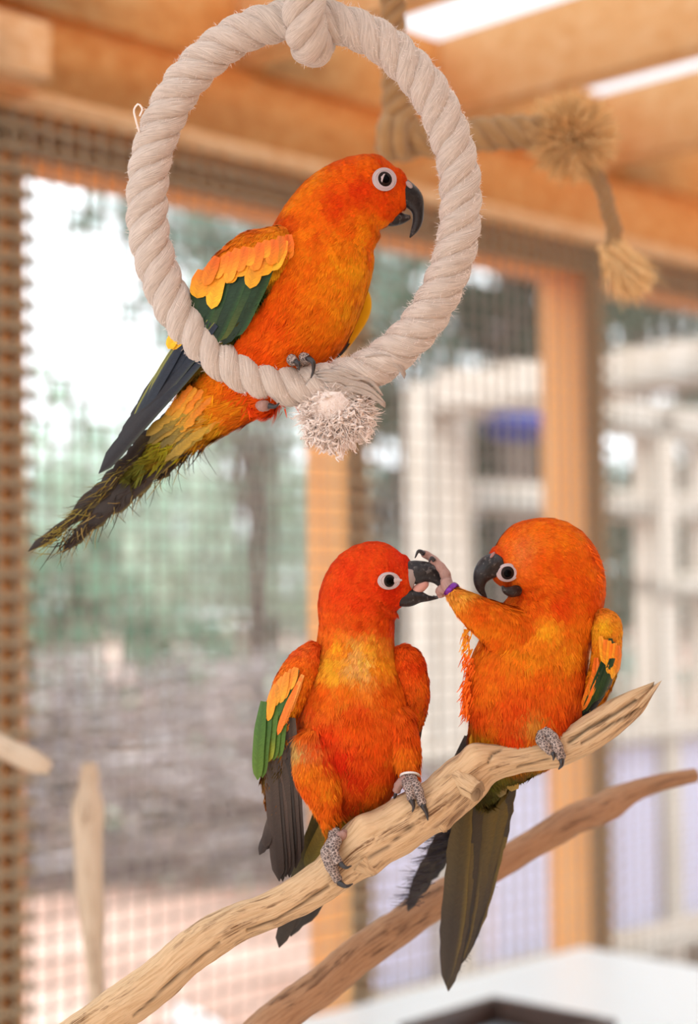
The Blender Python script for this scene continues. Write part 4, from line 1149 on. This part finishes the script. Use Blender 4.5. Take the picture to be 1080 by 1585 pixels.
# feet gripping the rope
f1 = MB().tube(spline(np.array([(455, 552, z(-34)), (462, 560, z(-46)), (466, 566, z(-60))], float), 8), np.linspace(10, 8, 8), 12).build('foot', M_foot, b1, True, 'I')
toe(f1, [(452, 560, -12), (452, 556, -34), (456, 560, -42)], [8, 8, 6.5], [(457, 559, -46), (462, 563, -50), (463, 573, -47)], 4.5)
toe(f1, [(476, 558, -12), (470, 553, -34), (474, 554, -44)], [8, 8, 7], [(476, 554, -48), (484, 560, -53), (485, 572, -51), (481, 585, -46)], 5.2)
f1b = MB().tube(spline(np.array([(408, 612, z(-20)), (410, 622, z(-34)), (412, 630, z(-46))], float), 8), np.linspace(9, 8, 8), 12).build('foot', M_footp, b1, True, 'I')
toe(f1b, [(402, 622, 10), (406, 628, -8), (412, 628, -18)], [8, 9.5, 8], [(416, 628, -20), (426, 629, -24), (432, 624, -28)], 5, m=M_footp)
mb = MB(); n = 260
bp = np.array([405, 628, z(-26)]) + rng.normal(size=(n, 3)) * [14, 5, 8]
fibres(mb, bp, np.array([.1, 1, 0]) + rng.normal(size=(n, 3)) * .4, rng.uniform(8, 18, n), 1.2, .2, col=lin((224, 70, 22)) * rng.uniform(.8, 1.2, (n, 1)), seg=3)
tag(mb.build('thigh_fringe', M_plume, b1, True, 'I'), kind='stuff')

# ---------------------------------------------------------------- lower left parrot, breast to the camera, head turned
b2 = thing('parrot', 'red-headed parrot on the driftwood having its beak held, wings drooping', 'parrot', i2w([[560, 1290, 0]])[0], 'orange parrots')
R2 = (222, 52, 20)
col2 = colfield([(590, 845, (226, 60, 24)), (540, 870, (228, 62, 26)), (640, 860, (222, 46, 26)), (600, 900, R2), (560, 930, R2), (620, 930, (218, 54, 20)), (520, 920, (226, 62, 24)), (560, 965, (220, 66, 20)), (505, 960, (230, 78, 26)), (600, 965, (222, 70, 20)), (530, 1000, (240, 130, 34)), (505, 985, (238, 100, 34)), (575, 1000, (240, 140, 50)), (552, 1008, (226, 150, 90)), (553, 1032, (232, 160, 100)), (520, 1030, (242, 150, 46)), (590, 1030, (240, 128, 34)),
                 (540, 1060, (234, 100, 26)), (500, 1070, (232, 90, 24)), (600, 1070, (234, 92, 24)), (548, 1110, (228, 76, 20)), (500, 1130, (222, 56, 16)), (520, 1170, (206, 32, 12)), (580, 1150, (226, 72, 20)), (470, 1130, (228, 92, 26)), (620, 1120, (226, 76, 24)), (560, 1200, (208, 48, 16)), (600, 1190, (220, 66, 20)), (540, 1240, (204, 60, 18)), (480, 1190, (234, 110, 28)), (500, 1220, (232, 108, 28)), (510, 1260, (228, 90, 24)), (470, 1220, (226, 84, 24)), (620, 1170, (234, 106, 30)), (635, 1195, (232, 100, 40)), (590, 1220, (226, 96, 26)), (560, 1260, (150, 100, 34)), (530, 1275, (110, 96, 36)), (455, 1150, (200, 150, 110))])
fl2 = [(640, 870, 0, -.8, -.5, 0), (600, 850, 0, -.95, -.2, 0), (540, 870, 0, -.7, .7, 0), (600, 900, -50, -.9, .4, 0), (560, 930, -50, -.6, .8, 0), (620, 940, 0, -.5, .85, 0), (510, 930, 0, -.2, 1, 0), (550, 980, 0, -.1, 1, 0), (500, 1050, 0, -.15, 1, 0), (610, 1050, 0, .1, 1, 0), (550, 1100, 0, 0, 1, 0), (480, 1170, 0, 0, 1, 0), (620, 1150, 0, .1, 1, 0), (550, 1230, 0, 0, 1, 0), (500, 1260, 0, .15, 1, 0)]
flow2 = Field([p[:3] for p in fl2], [p[3:] for p in fl2], 3.0)
len2 = Field([(630, 880), (600, 900), (560, 860), (540, 940), (550, 1000), (550, 1050), (520, 1120), (560, 1200), (500, 1250), (540, 1270)], [[7], [8], [9], [13], [18], [22], [26], [28], [24], [26]], 2.5)
lofts2 = [([(622, 898, 0, 40, 26), (606, 898, 0, 53, 40), (575, 902, 2, 64, 52), (555, 930, 6, 62, 54), (552, 968, 10, 58, 52), (549, 1020, 10, 64, 58), (547, 1075, 6, 82, 72), (547, 1130, 4, 88, 78), (547, 1185, 8, 80, 72), (546, 1230, 16, 56, 52), (540, 1262, 26, 30, 30), (530, 1290, 36, 14, 16)], 60),
          ([(492, 1150, -30, 40, 34), (493, 1200, -42, 36, 32), (505, 1248, -50, 21, 20), (513, 1280, -52, 11, 11), (516, 1292, -52, 9, 9)], 24),
          ([(606, 1120, -20, 36, 34), (626, 1165, -30, 25, 24), (635, 1195, -34, 14, 14), (638, 1207, -36, 10, 10)], 20)]
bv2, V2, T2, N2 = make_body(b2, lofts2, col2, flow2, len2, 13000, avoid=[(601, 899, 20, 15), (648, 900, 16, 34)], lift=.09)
eye(b2, bv2, 601, 899, (18, 13), 10, 8, rot=0.0, corner=(622, 898, 3))
cer = beak_part('cere', b2, [(628, 888, -8, 21, 13), (638, 892, -8, 25, 13.5), (644, 894, -8, 20, 11)], mat('grey_cere', lin((150, 134, 128)), .65, .3))
beak_part('upper_beak', b2, [(628, 884, -8, 16, 12), (646, 886, -8, 18.5, 13.5), (659, 886, -8, 16.5, 13), (671, 890, -8, 13, 11), (680, 898, -8, 9.5, 8), (685, 908, -8, 6, 5.5), (686, 917, -8, 3, 3), (684, 922, -8, .8, .8)])
beak_part('lower_beak', b2, [(618, 925, -8, 14, 12), (634, 925, -8, 14, 12), (648, 924, -8, 10, 10), (664, 926, -8, 4.5, 7), (678, 925, -8, 1.8, 3)])
MB().tube(spline(np.array([(640, 918, -8), (652, 908, -8), (662, 900, -8)], float), 10), [5, 6.5, 7.5, 8, 8, 8, 7.5, 7, 6, 3], 12).build('tongue', M_tongue, b2, True, 'I')
# bird's right wing (left in view)
nA = unit([-.55, 0, -.83])
colA = colfield([(490, 1000, (232, 84, 36)), (460, 1000, (234, 92, 46)), (440, 1050, (236, 106, 44)), (470, 1030, (232, 88, 26)), (475, 1050, (236, 110, 30)), (420, 1090, (238, 120, 46)), (405, 1130, (236, 130, 50)), (452, 1070, (236, 120, 30)), (445, 1100, (238, 130, 34)), (430, 1140, (180, 110, 40)), (425, 1180, (70, 54, 40))])
flA = Field([(480, 1000), (440, 1080), (420, 1160)], [(-.45, .9, 0), (-.3, .95, 0), (-.1, 1, 0)])
lA = Field([(480, 1000), (440, 1080), (420, 1160)], [[12], [16], [22]])
w2, wb2 = make_wing(b2, [(488, 995, -20, 14, 14), (474, 1018, -26, 24, 20), (454, 1056, -30, 29, 20), (437, 1100, -26, 27, 18), (426, 1150, -16, 24, 15), (424, 1200, 0, 20, 12), (430, 1260, 14, 14, 10), (436, 1310, 24, 8, 7)], nA, colA, flA, lA, 1500, 'drooping wing, orange shoulder, green band, dark flight feathers')
def W2(px, py, off=2): return onto(wb2, px, py, off, -40)
DK = grad((74, 60, 50), (48, 38, 34), .2, .8)
row('flight_feather', w2, 7, W2(452, 1110, 3), W2(412, 1130, 3), (462, 1330, 16), (428, 1372, 14), 13, nA, [DK, grad((82, 66, 56), (52, 40, 36), .2, .8), grad((60, 50, 44), (40, 33, 30), .1, .8)], jit=8, stag=-1.2, seed=21, round_=.85, arch=.01, bv=wb2, hug=3.0)
row('flight_feather', w2, 2, (452, 1225, 16), (430, 1250, 10), (398, 1330, 26), (412, 1312, 20), 9, nA, DK, seed=22, round_=.8, bv=wb2, hug=1.0)
row('flight_feather', w2, 2, (472, 1200, 18), (468, 1215, 20), (440, 1290, 26), (412, 1318, 30), 11, nA, grad((50, 42, 38), (38, 32, 30)), seed=23, round_=.8, bv=wb2, hug=1.0)
row('covert_feather', w2, 5, W2(446, 1066, 5), W2(412, 1086, 5), W2(430, 1176, 5), (401, 1206, -26), 10, nA, [grad((60, 96, 36), (76, 108, 34), .3, .9, (40, 70, 30), -.8), grad((66, 104, 36), (84, 116, 36), .3, .9), grad((76, 110, 36), (170, 170, 50), .6, 1)], jit=6, stag=.8, seed=24, round_=.75, bv=wb2, hug=5.0)
row('covert_feather', w2, 3, W2(462, 1036, 6), W2(452, 1046, 6), W2(440, 1100, 6), W2(424, 1120, 6), 8, nA, grad((54, 92, 40), (64, 100, 36)), seed=25, jit=4, stag=.6, bv=wb2, hug=6.0)
row('covert_feather', w2, 6, W2(458, 1030, 9), W2(430, 1058, 9), W2(447, 1068, 9), W2(419, 1108, 9), 8.5, nA, [grad((238, 140, 34), (240, 168, 44), .2, .9), grad((236, 130, 30), (238, 152, 36), .2, .9)], jit=7, stag=.8, seed=26, round_=.6, bv=wb2, hug=9.0)
row('covert_feather', w2, 4, W2(470, 1044, 9), W2(462, 1060, 9), W2(446, 1110, 9), W2(432, 1136, 8), 6, nA, [grad((240, 150, 60), (240, 140, 44)), grad((238, 120, 34), (236, 120, 36))], jit=4, stag=.8, seed=27, bv=wb2, hug=9.0)
# bird's left wing (right in view)
nB = unit([.5, 0, -.85])
colB = colfield([(625, 1005, (232, 78, 24)), (640, 1030, (226, 72, 22)), (655, 1060, (228, 88, 30)), (640, 1090, (222, 84, 26)), (650, 1110, (218, 92, 30)), (640, 1140, (150, 70, 30))])
w2b, wb2b = make_wing(b2, [(616, 1000, 6, 12, 14), (628, 1018, 4, 22, 20), (637, 1050, 2, 25, 20), (641, 1085, 4, 22, 18), (638, 1120, 8, 15, 12), (632, 1145, 12, 6, 6)], nB, colB, Field([(630, 1010), (645, 1100)], [(.35, .9, 0), (0, 1, 0)]), lA, 1100, 'folded wing on the other side, plain orange')
row('flight_feather', w2b, 4, (650, 1085, 10), (640, 1100, 12), (640, 1160, 16), (630, 1158, 16), 9, nB, grad((66, 52, 42), (44, 36, 34)), seed=28, jit=3)
# tail, behind the branch
tail2 = MB().tube(spline(np.array([(530, 1255, 40), (505, 1310, 64), (480, 1370, 90)], float), 10), np.stack([np.linspace(26, 8, 10), np.linspace(14, 6, 10)], 1), 12, ref=np.array([0, 0, 1.0]), col=lin((96, 84, 40))).build('tail', M_plume, b2, True, 'I')
tcol2 = [grad((92, 84, 40), (52, 44, 38), .2, .6), grad((80, 74, 40), (46, 40, 36), .1, .6)]
row('tail_feather', tail2, 7, (560, 1255, 44), (492, 1255, 44), (470, 1430, 120), (436, 1452, 125), 15, (0, 0, -1), tcol2, jit=14, stag=1.4, seed=30, fray=.2, m=16)
row('tail_feather', tail2, 3, (550, 1240, 34), (520, 1245, 34), (556, 1292, 44), (470, 1350, 50), 12, (0, 0, -1), [grad((140, 116, 40), (104, 94, 40))], jit=5, seed=31)
# feet
def B2z(px, py, off=4): # on the front of the driftwood
    return None
f2 = MB().tube(spline(np.array([(516, 1284, -54), (518, 1300, -66), (512, 1312, -78)], float), 8), np.linspace(10, 12, 8), 14).build('foot', M_foot, b2, True, 'I')
toe(f2, [(518, 1302, -70), (506, 1322, -86), (514, 1344, -88), (524, 1364, -80)], [11, 10.5, 9.5, 7], [(524, 1366, -84), (536, 1372, -88), (546, 1368, -86)], 5.2)
toe(f2, [(520, 1300, -72), (516, 1316, -88), (522, 1332, -94), (524, 1336, -94)], [10, 9.5, 8, 7], [(526, 1336, -96), (536, 1343, -100), (544, 1340, -98)], 4.8)
toe(f2, [(518, 1296, -64), (528, 1294, -66), (534, 1290, -58)], [8, 8, 7], [(536, 1290, -58), (542, 1292, -56), (546, 1297, -50)], 3.6, m=M_footp)
f2b = MB().tube(spline(np.array([(636, 1202, -40), (634, 1208, -52), (632, 1214, -66)], float), 8), np.linspace(10, 10, 8), 14).build('foot', M_foot, b2, True, 'I')
toe(f2b, [(630, 1210, -60), (634, 1222, -80), (637, 1238, -82)], [9, 8.5, 6.5], [(636, 1238, -84), (640, 1248, -87), (638, 1257, -86)], 4.8)
toe(f2b, [(636, 1206, -58), (646, 1222, -80), (654, 1246, -82)], [9, 8.5, 6.5], [(654, 1246, -84), (660, 1258, -86), (662, 1270, -84)], 5.0)
toe(f2b, [(630, 1206, -50), (618, 1214, -50), (613, 1226, -46)], [8, 7.5, 6], [(612, 1228, -48), (611, 1236, -48), (613, 1240, -46)], 3.4, m=M_footp)
a = np.linspace(0, 2 * np.pi, 25)
MB().tube(np.stack([634 + 14 * np.cos(a), 1201 + 5 * np.sin(a), -42 + 13 * np.sin(a)], 1), [2.2] * 25, 8).build('leg_band', M_bandw, b2, True, 'I')['label'] = 'pale leg band'

# ---------------------------------------------------------------- lower right parrot, reaching with one foot
b3 = thing('parrot', 'orange parrot at the right end of the driftwood, one leg raised to its neighbour', 'parrot', i2w([[850, 1165, 0]])[0], 'orange parrots')
col3 = colfield([(830, 808, (236, 96, 22)), (780, 830, (232, 88, 22)), (880, 830, (236, 98, 22)), (920, 870, (234, 94, 22)), (755, 860, (216, 58, 26)), (785, 855, (226, 90, 34)), (800, 855, (226, 110, 60)), (840, 870, (226, 80, 18)), (880, 890, (230, 84, 18)), (820, 920, (222, 76, 16)), (860, 940, (226, 76, 18)), (915, 920, (228, 82, 18)), (800, 940, (234, 96, 22)), (780, 960, (238, 110, 26)), (850, 970, (240, 130, 34)), (900, 975, (236, 110, 26)), (820, 1010, (238, 120, 30)), (760, 1000, (234, 100, 26)), (880, 1010, (236, 120, 30)), (720, 940, (236, 120, 36)), (710, 920, (240, 150, 70)), (740, 940, (234, 92, 22)), (740, 985, (238, 120, 28)),
                 (840, 1050, (228, 86, 22)), (760, 1060, (230, 92, 24)), (890, 1050, (226, 84, 22)), (800, 1090, (220, 66, 18)), (850, 1100, (222, 72, 18)), (740, 1110, (224, 74, 20)), (790, 1140, (214, 58, 16)), (840, 1140, (226, 96, 30)), (825, 1115, (214, 130, 60)), (870, 1130, (214, 60, 16)), (730, 1140, (214, 130, 30)), (725, 1170, (180, 140, 36)), (760, 1160, (196, 110, 26)), (790, 1170, (190, 96, 24)), (760, 1200, (92, 78, 36)), (800, 1208, (84, 68, 34)), (825, 1198, (96, 74, 34)), (785, 1205, (80, 66, 34)), (745, 1220, (64, 54, 34)), (775, 1225, (70, 58, 34)), (730, 1200, (84, 74, 36)), (840, 1160, (228, 120, 36))])
fl3 = [(750, 860, 0, .3, -1, 0), (780, 830, 0, .8, -.6, 0), (830, 805, 0, 1, -.1, 0), (900, 840, 0, .8, .7, 0), (930, 890, 0, .3, 1, 0), (830, 870, -70, .95, .1, 0), (870, 900, -70, .7, .6, 0), (800, 920, -50, .55, .8, 0), (880, 950, -30, .2, 1, 0), (820, 980, -60, -.1, 1, 0), (770, 1000, -50, -.25, 1, 0), (740, 950, -60, -.2, .9, 0), (710, 925, -60, .5, .8, 0), (880, 1030, -40, 0, 1, 0), (800, 1080, -80, -.05, 1, 0), (740, 1080, -20, -.15, 1, 0), (860, 1110, -40, 0, 1, 0), (740, 1170, 0, -.15, 1, 0), (800, 1160, 0, 0, 1, 0)]
flow3 = Field([p[:3] for p in fl3], [p[3:] for p in fl3], 3.0)
len3 = Field([(760, 870), (790, 880), (830, 830), (900, 860), (860, 940), (820, 990), (710, 930), (800, 1050), (850, 1100), (740, 1150)], [[7], [8], [11], [14], [18], [22], [16], [26], [28], [30]], 2.5)
lofts3 = [([(776, 876, -24, 32, 26), (794, 872, -16, 50, 46), (820, 868, -6, 64, 60), (848, 876, 4, 74, 66), (862, 900, 10, 74, 66), (858, 940, 12, 72, 62), (838, 985, 8, 78, 66), (822, 1030, 6, 90, 76), (812, 1080, 6, 94, 80), (802, 1125, 10, 86, 74), (782, 1162, 24, 62, 54), (764, 1194, 44, 38, 36), (750, 1230, 64, 20, 22)], 60),
          ([(796, 985, -30, 44, 36), (765, 964, -46, 33, 30), (735, 946, -58, 25, 24), (714, 930, -63, 18, 17), (702, 920, -64, 11, 11)], 26),
          ([(846, 1090, -30, 36, 32), (850, 1122, -44, 26, 24), (850, 1142, -52, 13, 13)], 16)]
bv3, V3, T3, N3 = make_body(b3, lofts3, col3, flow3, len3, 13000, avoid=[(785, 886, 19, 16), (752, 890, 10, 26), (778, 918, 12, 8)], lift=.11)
eye(b3, bv3, 785, 886, (17, 14), 11, 8, rot=0.1)
beak_part('upper_beak', b3, [(776, 872, -36, 15, 15), (760, 876, -40, 19, 16), (749, 886, -42, 16.5, 14), (743, 899, -42, 11, 9.5), (744, 912, -42, 6.5, 6), (750, 922, -42, 3.2, 3.2), (754, 928, -42, .8, .8)])
beak_part('lower_beak', b3, [(800, 914, -34, 9, 10), (790, 916, -46, 8, 9), (781, 913, -52, 5, 7), (777, 907, -54, 1.5, 3)])
V, Q = ellipsoid((762, 859, -53), (2.5, 6, 2), (-.4, -.3, -1), 8, 14, rot=-.6); MB().add(V, Q).build('cere', mat('pink_cere', lin((150, 110, 108)), .6, .3), b3, True, 'I')
nC = unit([.6, 0, -.8])
colC = colfield([(925, 945, (236, 110, 40)), (945, 950, (238, 130, 50)), (935, 970, (240, 160, 40)), (955, 985, (238, 130, 50)), (930, 1010, (236, 128, 30)), (955, 1010, (226, 130, 36)), (945, 1040, (214, 140, 34)), (925, 1050, (232, 110, 26)), (915, 1080, (232, 130, 30)), (900, 1105, (210, 140, 30))])
w3, wb3 = make_wing(b3, [(926, 944, -10, 12, 14), (936, 960, -12, 22, 20), (939, 995, -14, 23, 20), (934, 1035, -12, 22, 18), (918, 1075, -6, 20, 15), (900, 1108, 0, 12, 10), (886, 1124, 4, 5, 5)], nC, colC, Field([(930, 950), (940, 1000), (910, 1090)], [(.2, .95, 0), (0, 1, 0), (-.5, .85, 0)]), Field([(935, 960), (930, 1050)], [[11], [16]]), 1500, 'folded wing, yellow and orange with a dark green band')
def W3(px, py, off=2): return onto(wb3, px, py, off, -20)
row('flight_feather', w3, 4, W3(936, 1050, 3), (950, 1040, -8), (884, 1124, -6), (896, 1116, -4), 8, nC, grad((40, 44, 34), (26, 28, 26), .2, .8), jit=3, stag=.8, seed=41, round_=.85, bv=wb3, hug=3.0)
row('covert_feather', w3, 5, W3(936, 1022, 5), W3(946, 1018, 5), W3(902, 1106, 5), (926, 1078, -14), 7, nC, [grad((34, 66, 38), (40, 70, 36), .3, .9, (80, 96, 40), .8), grad((30, 58, 38), (54, 78, 34), .3, .9)], jit=5, stag=.9, seed=42, bv=wb3, hug=5.0)
row('covert_feather', w3, 3, W3(944, 988, 5), W3(950, 1000, 5), W3(942, 1018, 5), W3(948, 1040, 5), 6, nC, grad((48, 72, 36), (44, 70, 36)), jit=3, stag=.6, seed=43, bv=wb3, hug=5.0)
row('covert_feather', w3, 6, W3(930, 985, 8), W3(956, 1000, 7), W3(934, 1030, 8), (948, 1058, -22), 7, nC, [grad((240, 150, 34), (240, 172, 40), .2, .9), grad((238, 120, 30), (236, 150, 36), .2, .9)], jit=7, stag=.7, seed=44, round_=.6, bv=wb3, hug=8.0)
row('covert_feather', w3, 5, W3(922, 1020, 6), W3(916, 1050, 6), W3(918, 1070, 6), W3(896, 1108, 6), 7, nC, [grad((234, 110, 28), (234, 130, 30)), grad((228, 130, 30), (206, 130, 30))], jit=5, stag=.5, seed=45, bv=wb3, hug=6.0)
# tail below the branch, and the dark wing tip behind the left flank
tail3 = MB().tube(spline(np.array([(762, 1190, 60), (745, 1260, 90), (722, 1350, 130)], float), 12), np.stack([np.linspace(40, 16, 12), np.linspace(18, 7, 12)], 1), 14, ref=np.array([0, 0, 1.0]), col=lin((84, 72, 36))).build('tail', M_plume, b3, True, 'I')
tail3['label'] = 'long dark olive tail hanging below the branch'
t3c = [grad((86, 72, 32), (58, 48, 38), .2, .7, (104, 88, 40), .8), grad((64, 54, 36), (44, 38, 34), .1, .7), grad((96, 80, 34), (60, 50, 38), .2, .7)]
row('tail_feather', tail3, 7, (790, 1190, 60), (722, 1190, 66), (722, 1470, 170), (690, 1530, 190), 20, (0, 0, -1), t3c, jit=12, stag=1.6, seed=50, fray=.15, m=20, round_=.6)
row('tail_feather', tail3, 3, (800, 1196, 66), (790, 1196, 66), (742, 1400, 160), (726, 1450, 160), 16, (0, 0, -1), t3c, jit=10, stag=1.6, seed=51, fray=.3, m=18, round_=.6)
row('tail_feather', tail3, 3, (735, 1215, 84), (722, 1205, 88), (664, 1370, 210), (632, 1408, 230), 14, (0, 0, -1), grad((62, 52, 44), (52, 44, 42)), jit=10, stag=1.6, seed=52, fray=.4, m=18, round_=.6)
row('flight_feather', tail3, 3, (735, 1130, 50), (726, 1140, 54), (704, 1200, 70), (688, 1250, 80), 11, (-.2, 0, -1), grad((56, 50, 44), (34, 32, 32)), jit=5, seed=53)
row('undertail_covert', tail3, 5, (740, 1130, -8), (800, 1150, -8), (726, 1210, 30), (790, 1235, 40), 16, (0, 0, -1), [grad((200, 140, 36), (150, 120, 40)), grad((186, 120, 34), (110, 92, 38))], jit=8, seed=54, fray=.3)
mb = MB(); n = 420; u = rng.random(n)
bp = np.stack([np.interp(u, [0, 1], [716, 640]), np.interp(u, [0, 1], [1262, 1396]), 100 + 120 * u], 1) + rng.normal(size=(n, 3)) * 6
fibres(mb, bp, np.array([-1, .25, .1]) + rng.normal(size=(n, 3)) * .25, rng.uniform(18, 44, n), .8, .2, col=lin((70, 66, 72)) * rng.uniform(.7, 1.3, (n, 1)), seg=4)
n = 160; u = rng.random(n)
bp = np.stack([np.interp(u, [0, 1], [752, 700]), np.interp(u, [0, 1], [1350, 1490]), 150 + 40 * u], 1)
fibres(mb, bp, np.array([.6, .7, 0]) + rng.normal(size=(n, 3)) * .3, rng.uniform(8, 28, n), .9, .25, col=lin((58, 50, 42)), seg=4)
tag(mb.build('frayed_barbs', M_plume, tail3, True, 'I'), kind='stuff')
# loose yellow feathers under the raised leg and along the left flank
mb = MB(); n = 300
u = rng.random(n)
bp = np.stack([np.interp(u, [0, .12, .3, 1], [726, 722, 726, 722]), np.interp(u, [0, .12, .3, 1], [962, 984, 1020, 1110]), -30 + rng.normal(size=n) * 12], 1) + rng.normal(size=(n, 3)) * [4, 3, 3]
fibres(mb, bp, np.array([-.35, 1, 0]) + rng.normal(size=(n, 3)) * .25, rng.uniform(8, 18, n), 1.5, .12, col=np.where(u[:, None] < .25, lin((242, 160, 46)), lin((236, 104, 30))) * rng.uniform(.85, 1.15, (n, 1)), seg=3)
tag(mb.build('flank_fringe', M_plume, b3, True, 'I'), kind='stuff')
# ruffled nape feathers
mb = MB(); n = 150
th = rng.uniform(-.75, .35, n)
bp = np.stack([852 + 72 * np.cos(th), 888 + 72 * np.sin(th), 4 + rng.normal(size=n) * 22], 1)
fibres(mb, bp, np.stack([.75 * np.cos(th) + .2, .9 + .3 * np.sin(th), 0 * th], 1) + rng.normal(size=(n, 3)) * .2, rng.uniform(10, 20, n), 1.3, .15, col=lin((232, 96, 20)) * rng.uniform(.8, 1.1, (n, 1)), seg=3)
tag(mb.build('nape_feathers', M_plume, b3, True, 'I'), kind='stuff')
# standing foot
f3 = MB().tube(spline(np.array([(850, 1138, -54), (848, 1142, -62), (846, 1146, -68)], float), 8), np.linspace(11, 11, 8), 14).build('foot', M_foot, b3, True, 'I')
toe(f3, [(840, 1136, -60), (838, 1146, -72), (848, 1158, -76), (854, 1164, -72)], [10, 9.5, 8.5, 7], [(855, 1164, -76), (857, 1171, -80), (856, 1177, -77)], 4.6)
toe(f3, [(844, 1132, -60), (854, 1142, -72), (864, 1160, -76), (869, 1174, -70)], [10, 9.5, 9, 7], [(869, 1176, -74), (869, 1184, -77), (864, 1191, -75)], 5.0)
# raised foot with band, toes closed over the neighbour's beak
f3b = MB().tube(spline(np.array([(706, 922, -64), (698, 916, -60), (692, 908, -52), (690, 900, -44)], float), 10), np.linspace(9, 9, 10), 14).build('foot', M_footp, b3, True, 'I')
toe(f3b, [(692, 906, -30), (690, 892, -28), (682, 878, -26), (672, 868, -26), (668, 866, -26)], [9, 8.5, 8, 6.5, 5.5], [(672, 868, -32), (668, 863, -34), (663, 871, -34)], 3.6, m=M_footp)
toe(f3b, [(690, 902, -12), (684, 884, -6), (672, 868, -4), (660, 859, -6), (655, 857, -10)], [9, 8, 7.5, 6.5, 5.5], [(656, 857, -14), (648, 853, -18), (642, 864, -20)], 4.2, m=M_footp)
toe(f3b, [(690, 912, -44), (681, 914, -36), (683, 922, -30)], [7.5, 7.5, 6.5], [(683, 922, -32), (676, 924, -32), (670, 922, -30)], 3.0, m=M_footp)
d = unit(np.array([-8, -7, 3.0])); e1 = unit(np.cross(d, [0, 0, 1])); e2 = np.cross(d, e1)
c = np.array([699, 914, -59])
P = c + e1[None] * (12.5 * np.cos(a))[:, None] + e2[None] * (12.5 * np.sin(a))[:, None]
V, q, t, uv = tube(P, np.stack([np.full(25, 1.6), np.full(25, 5.2)], 1), 10, ref=d, caps=False)
MB().add(V, q, t).build('leg_band', M_band, b3, True, 'I')['label'] = 'shiny purple leg band'
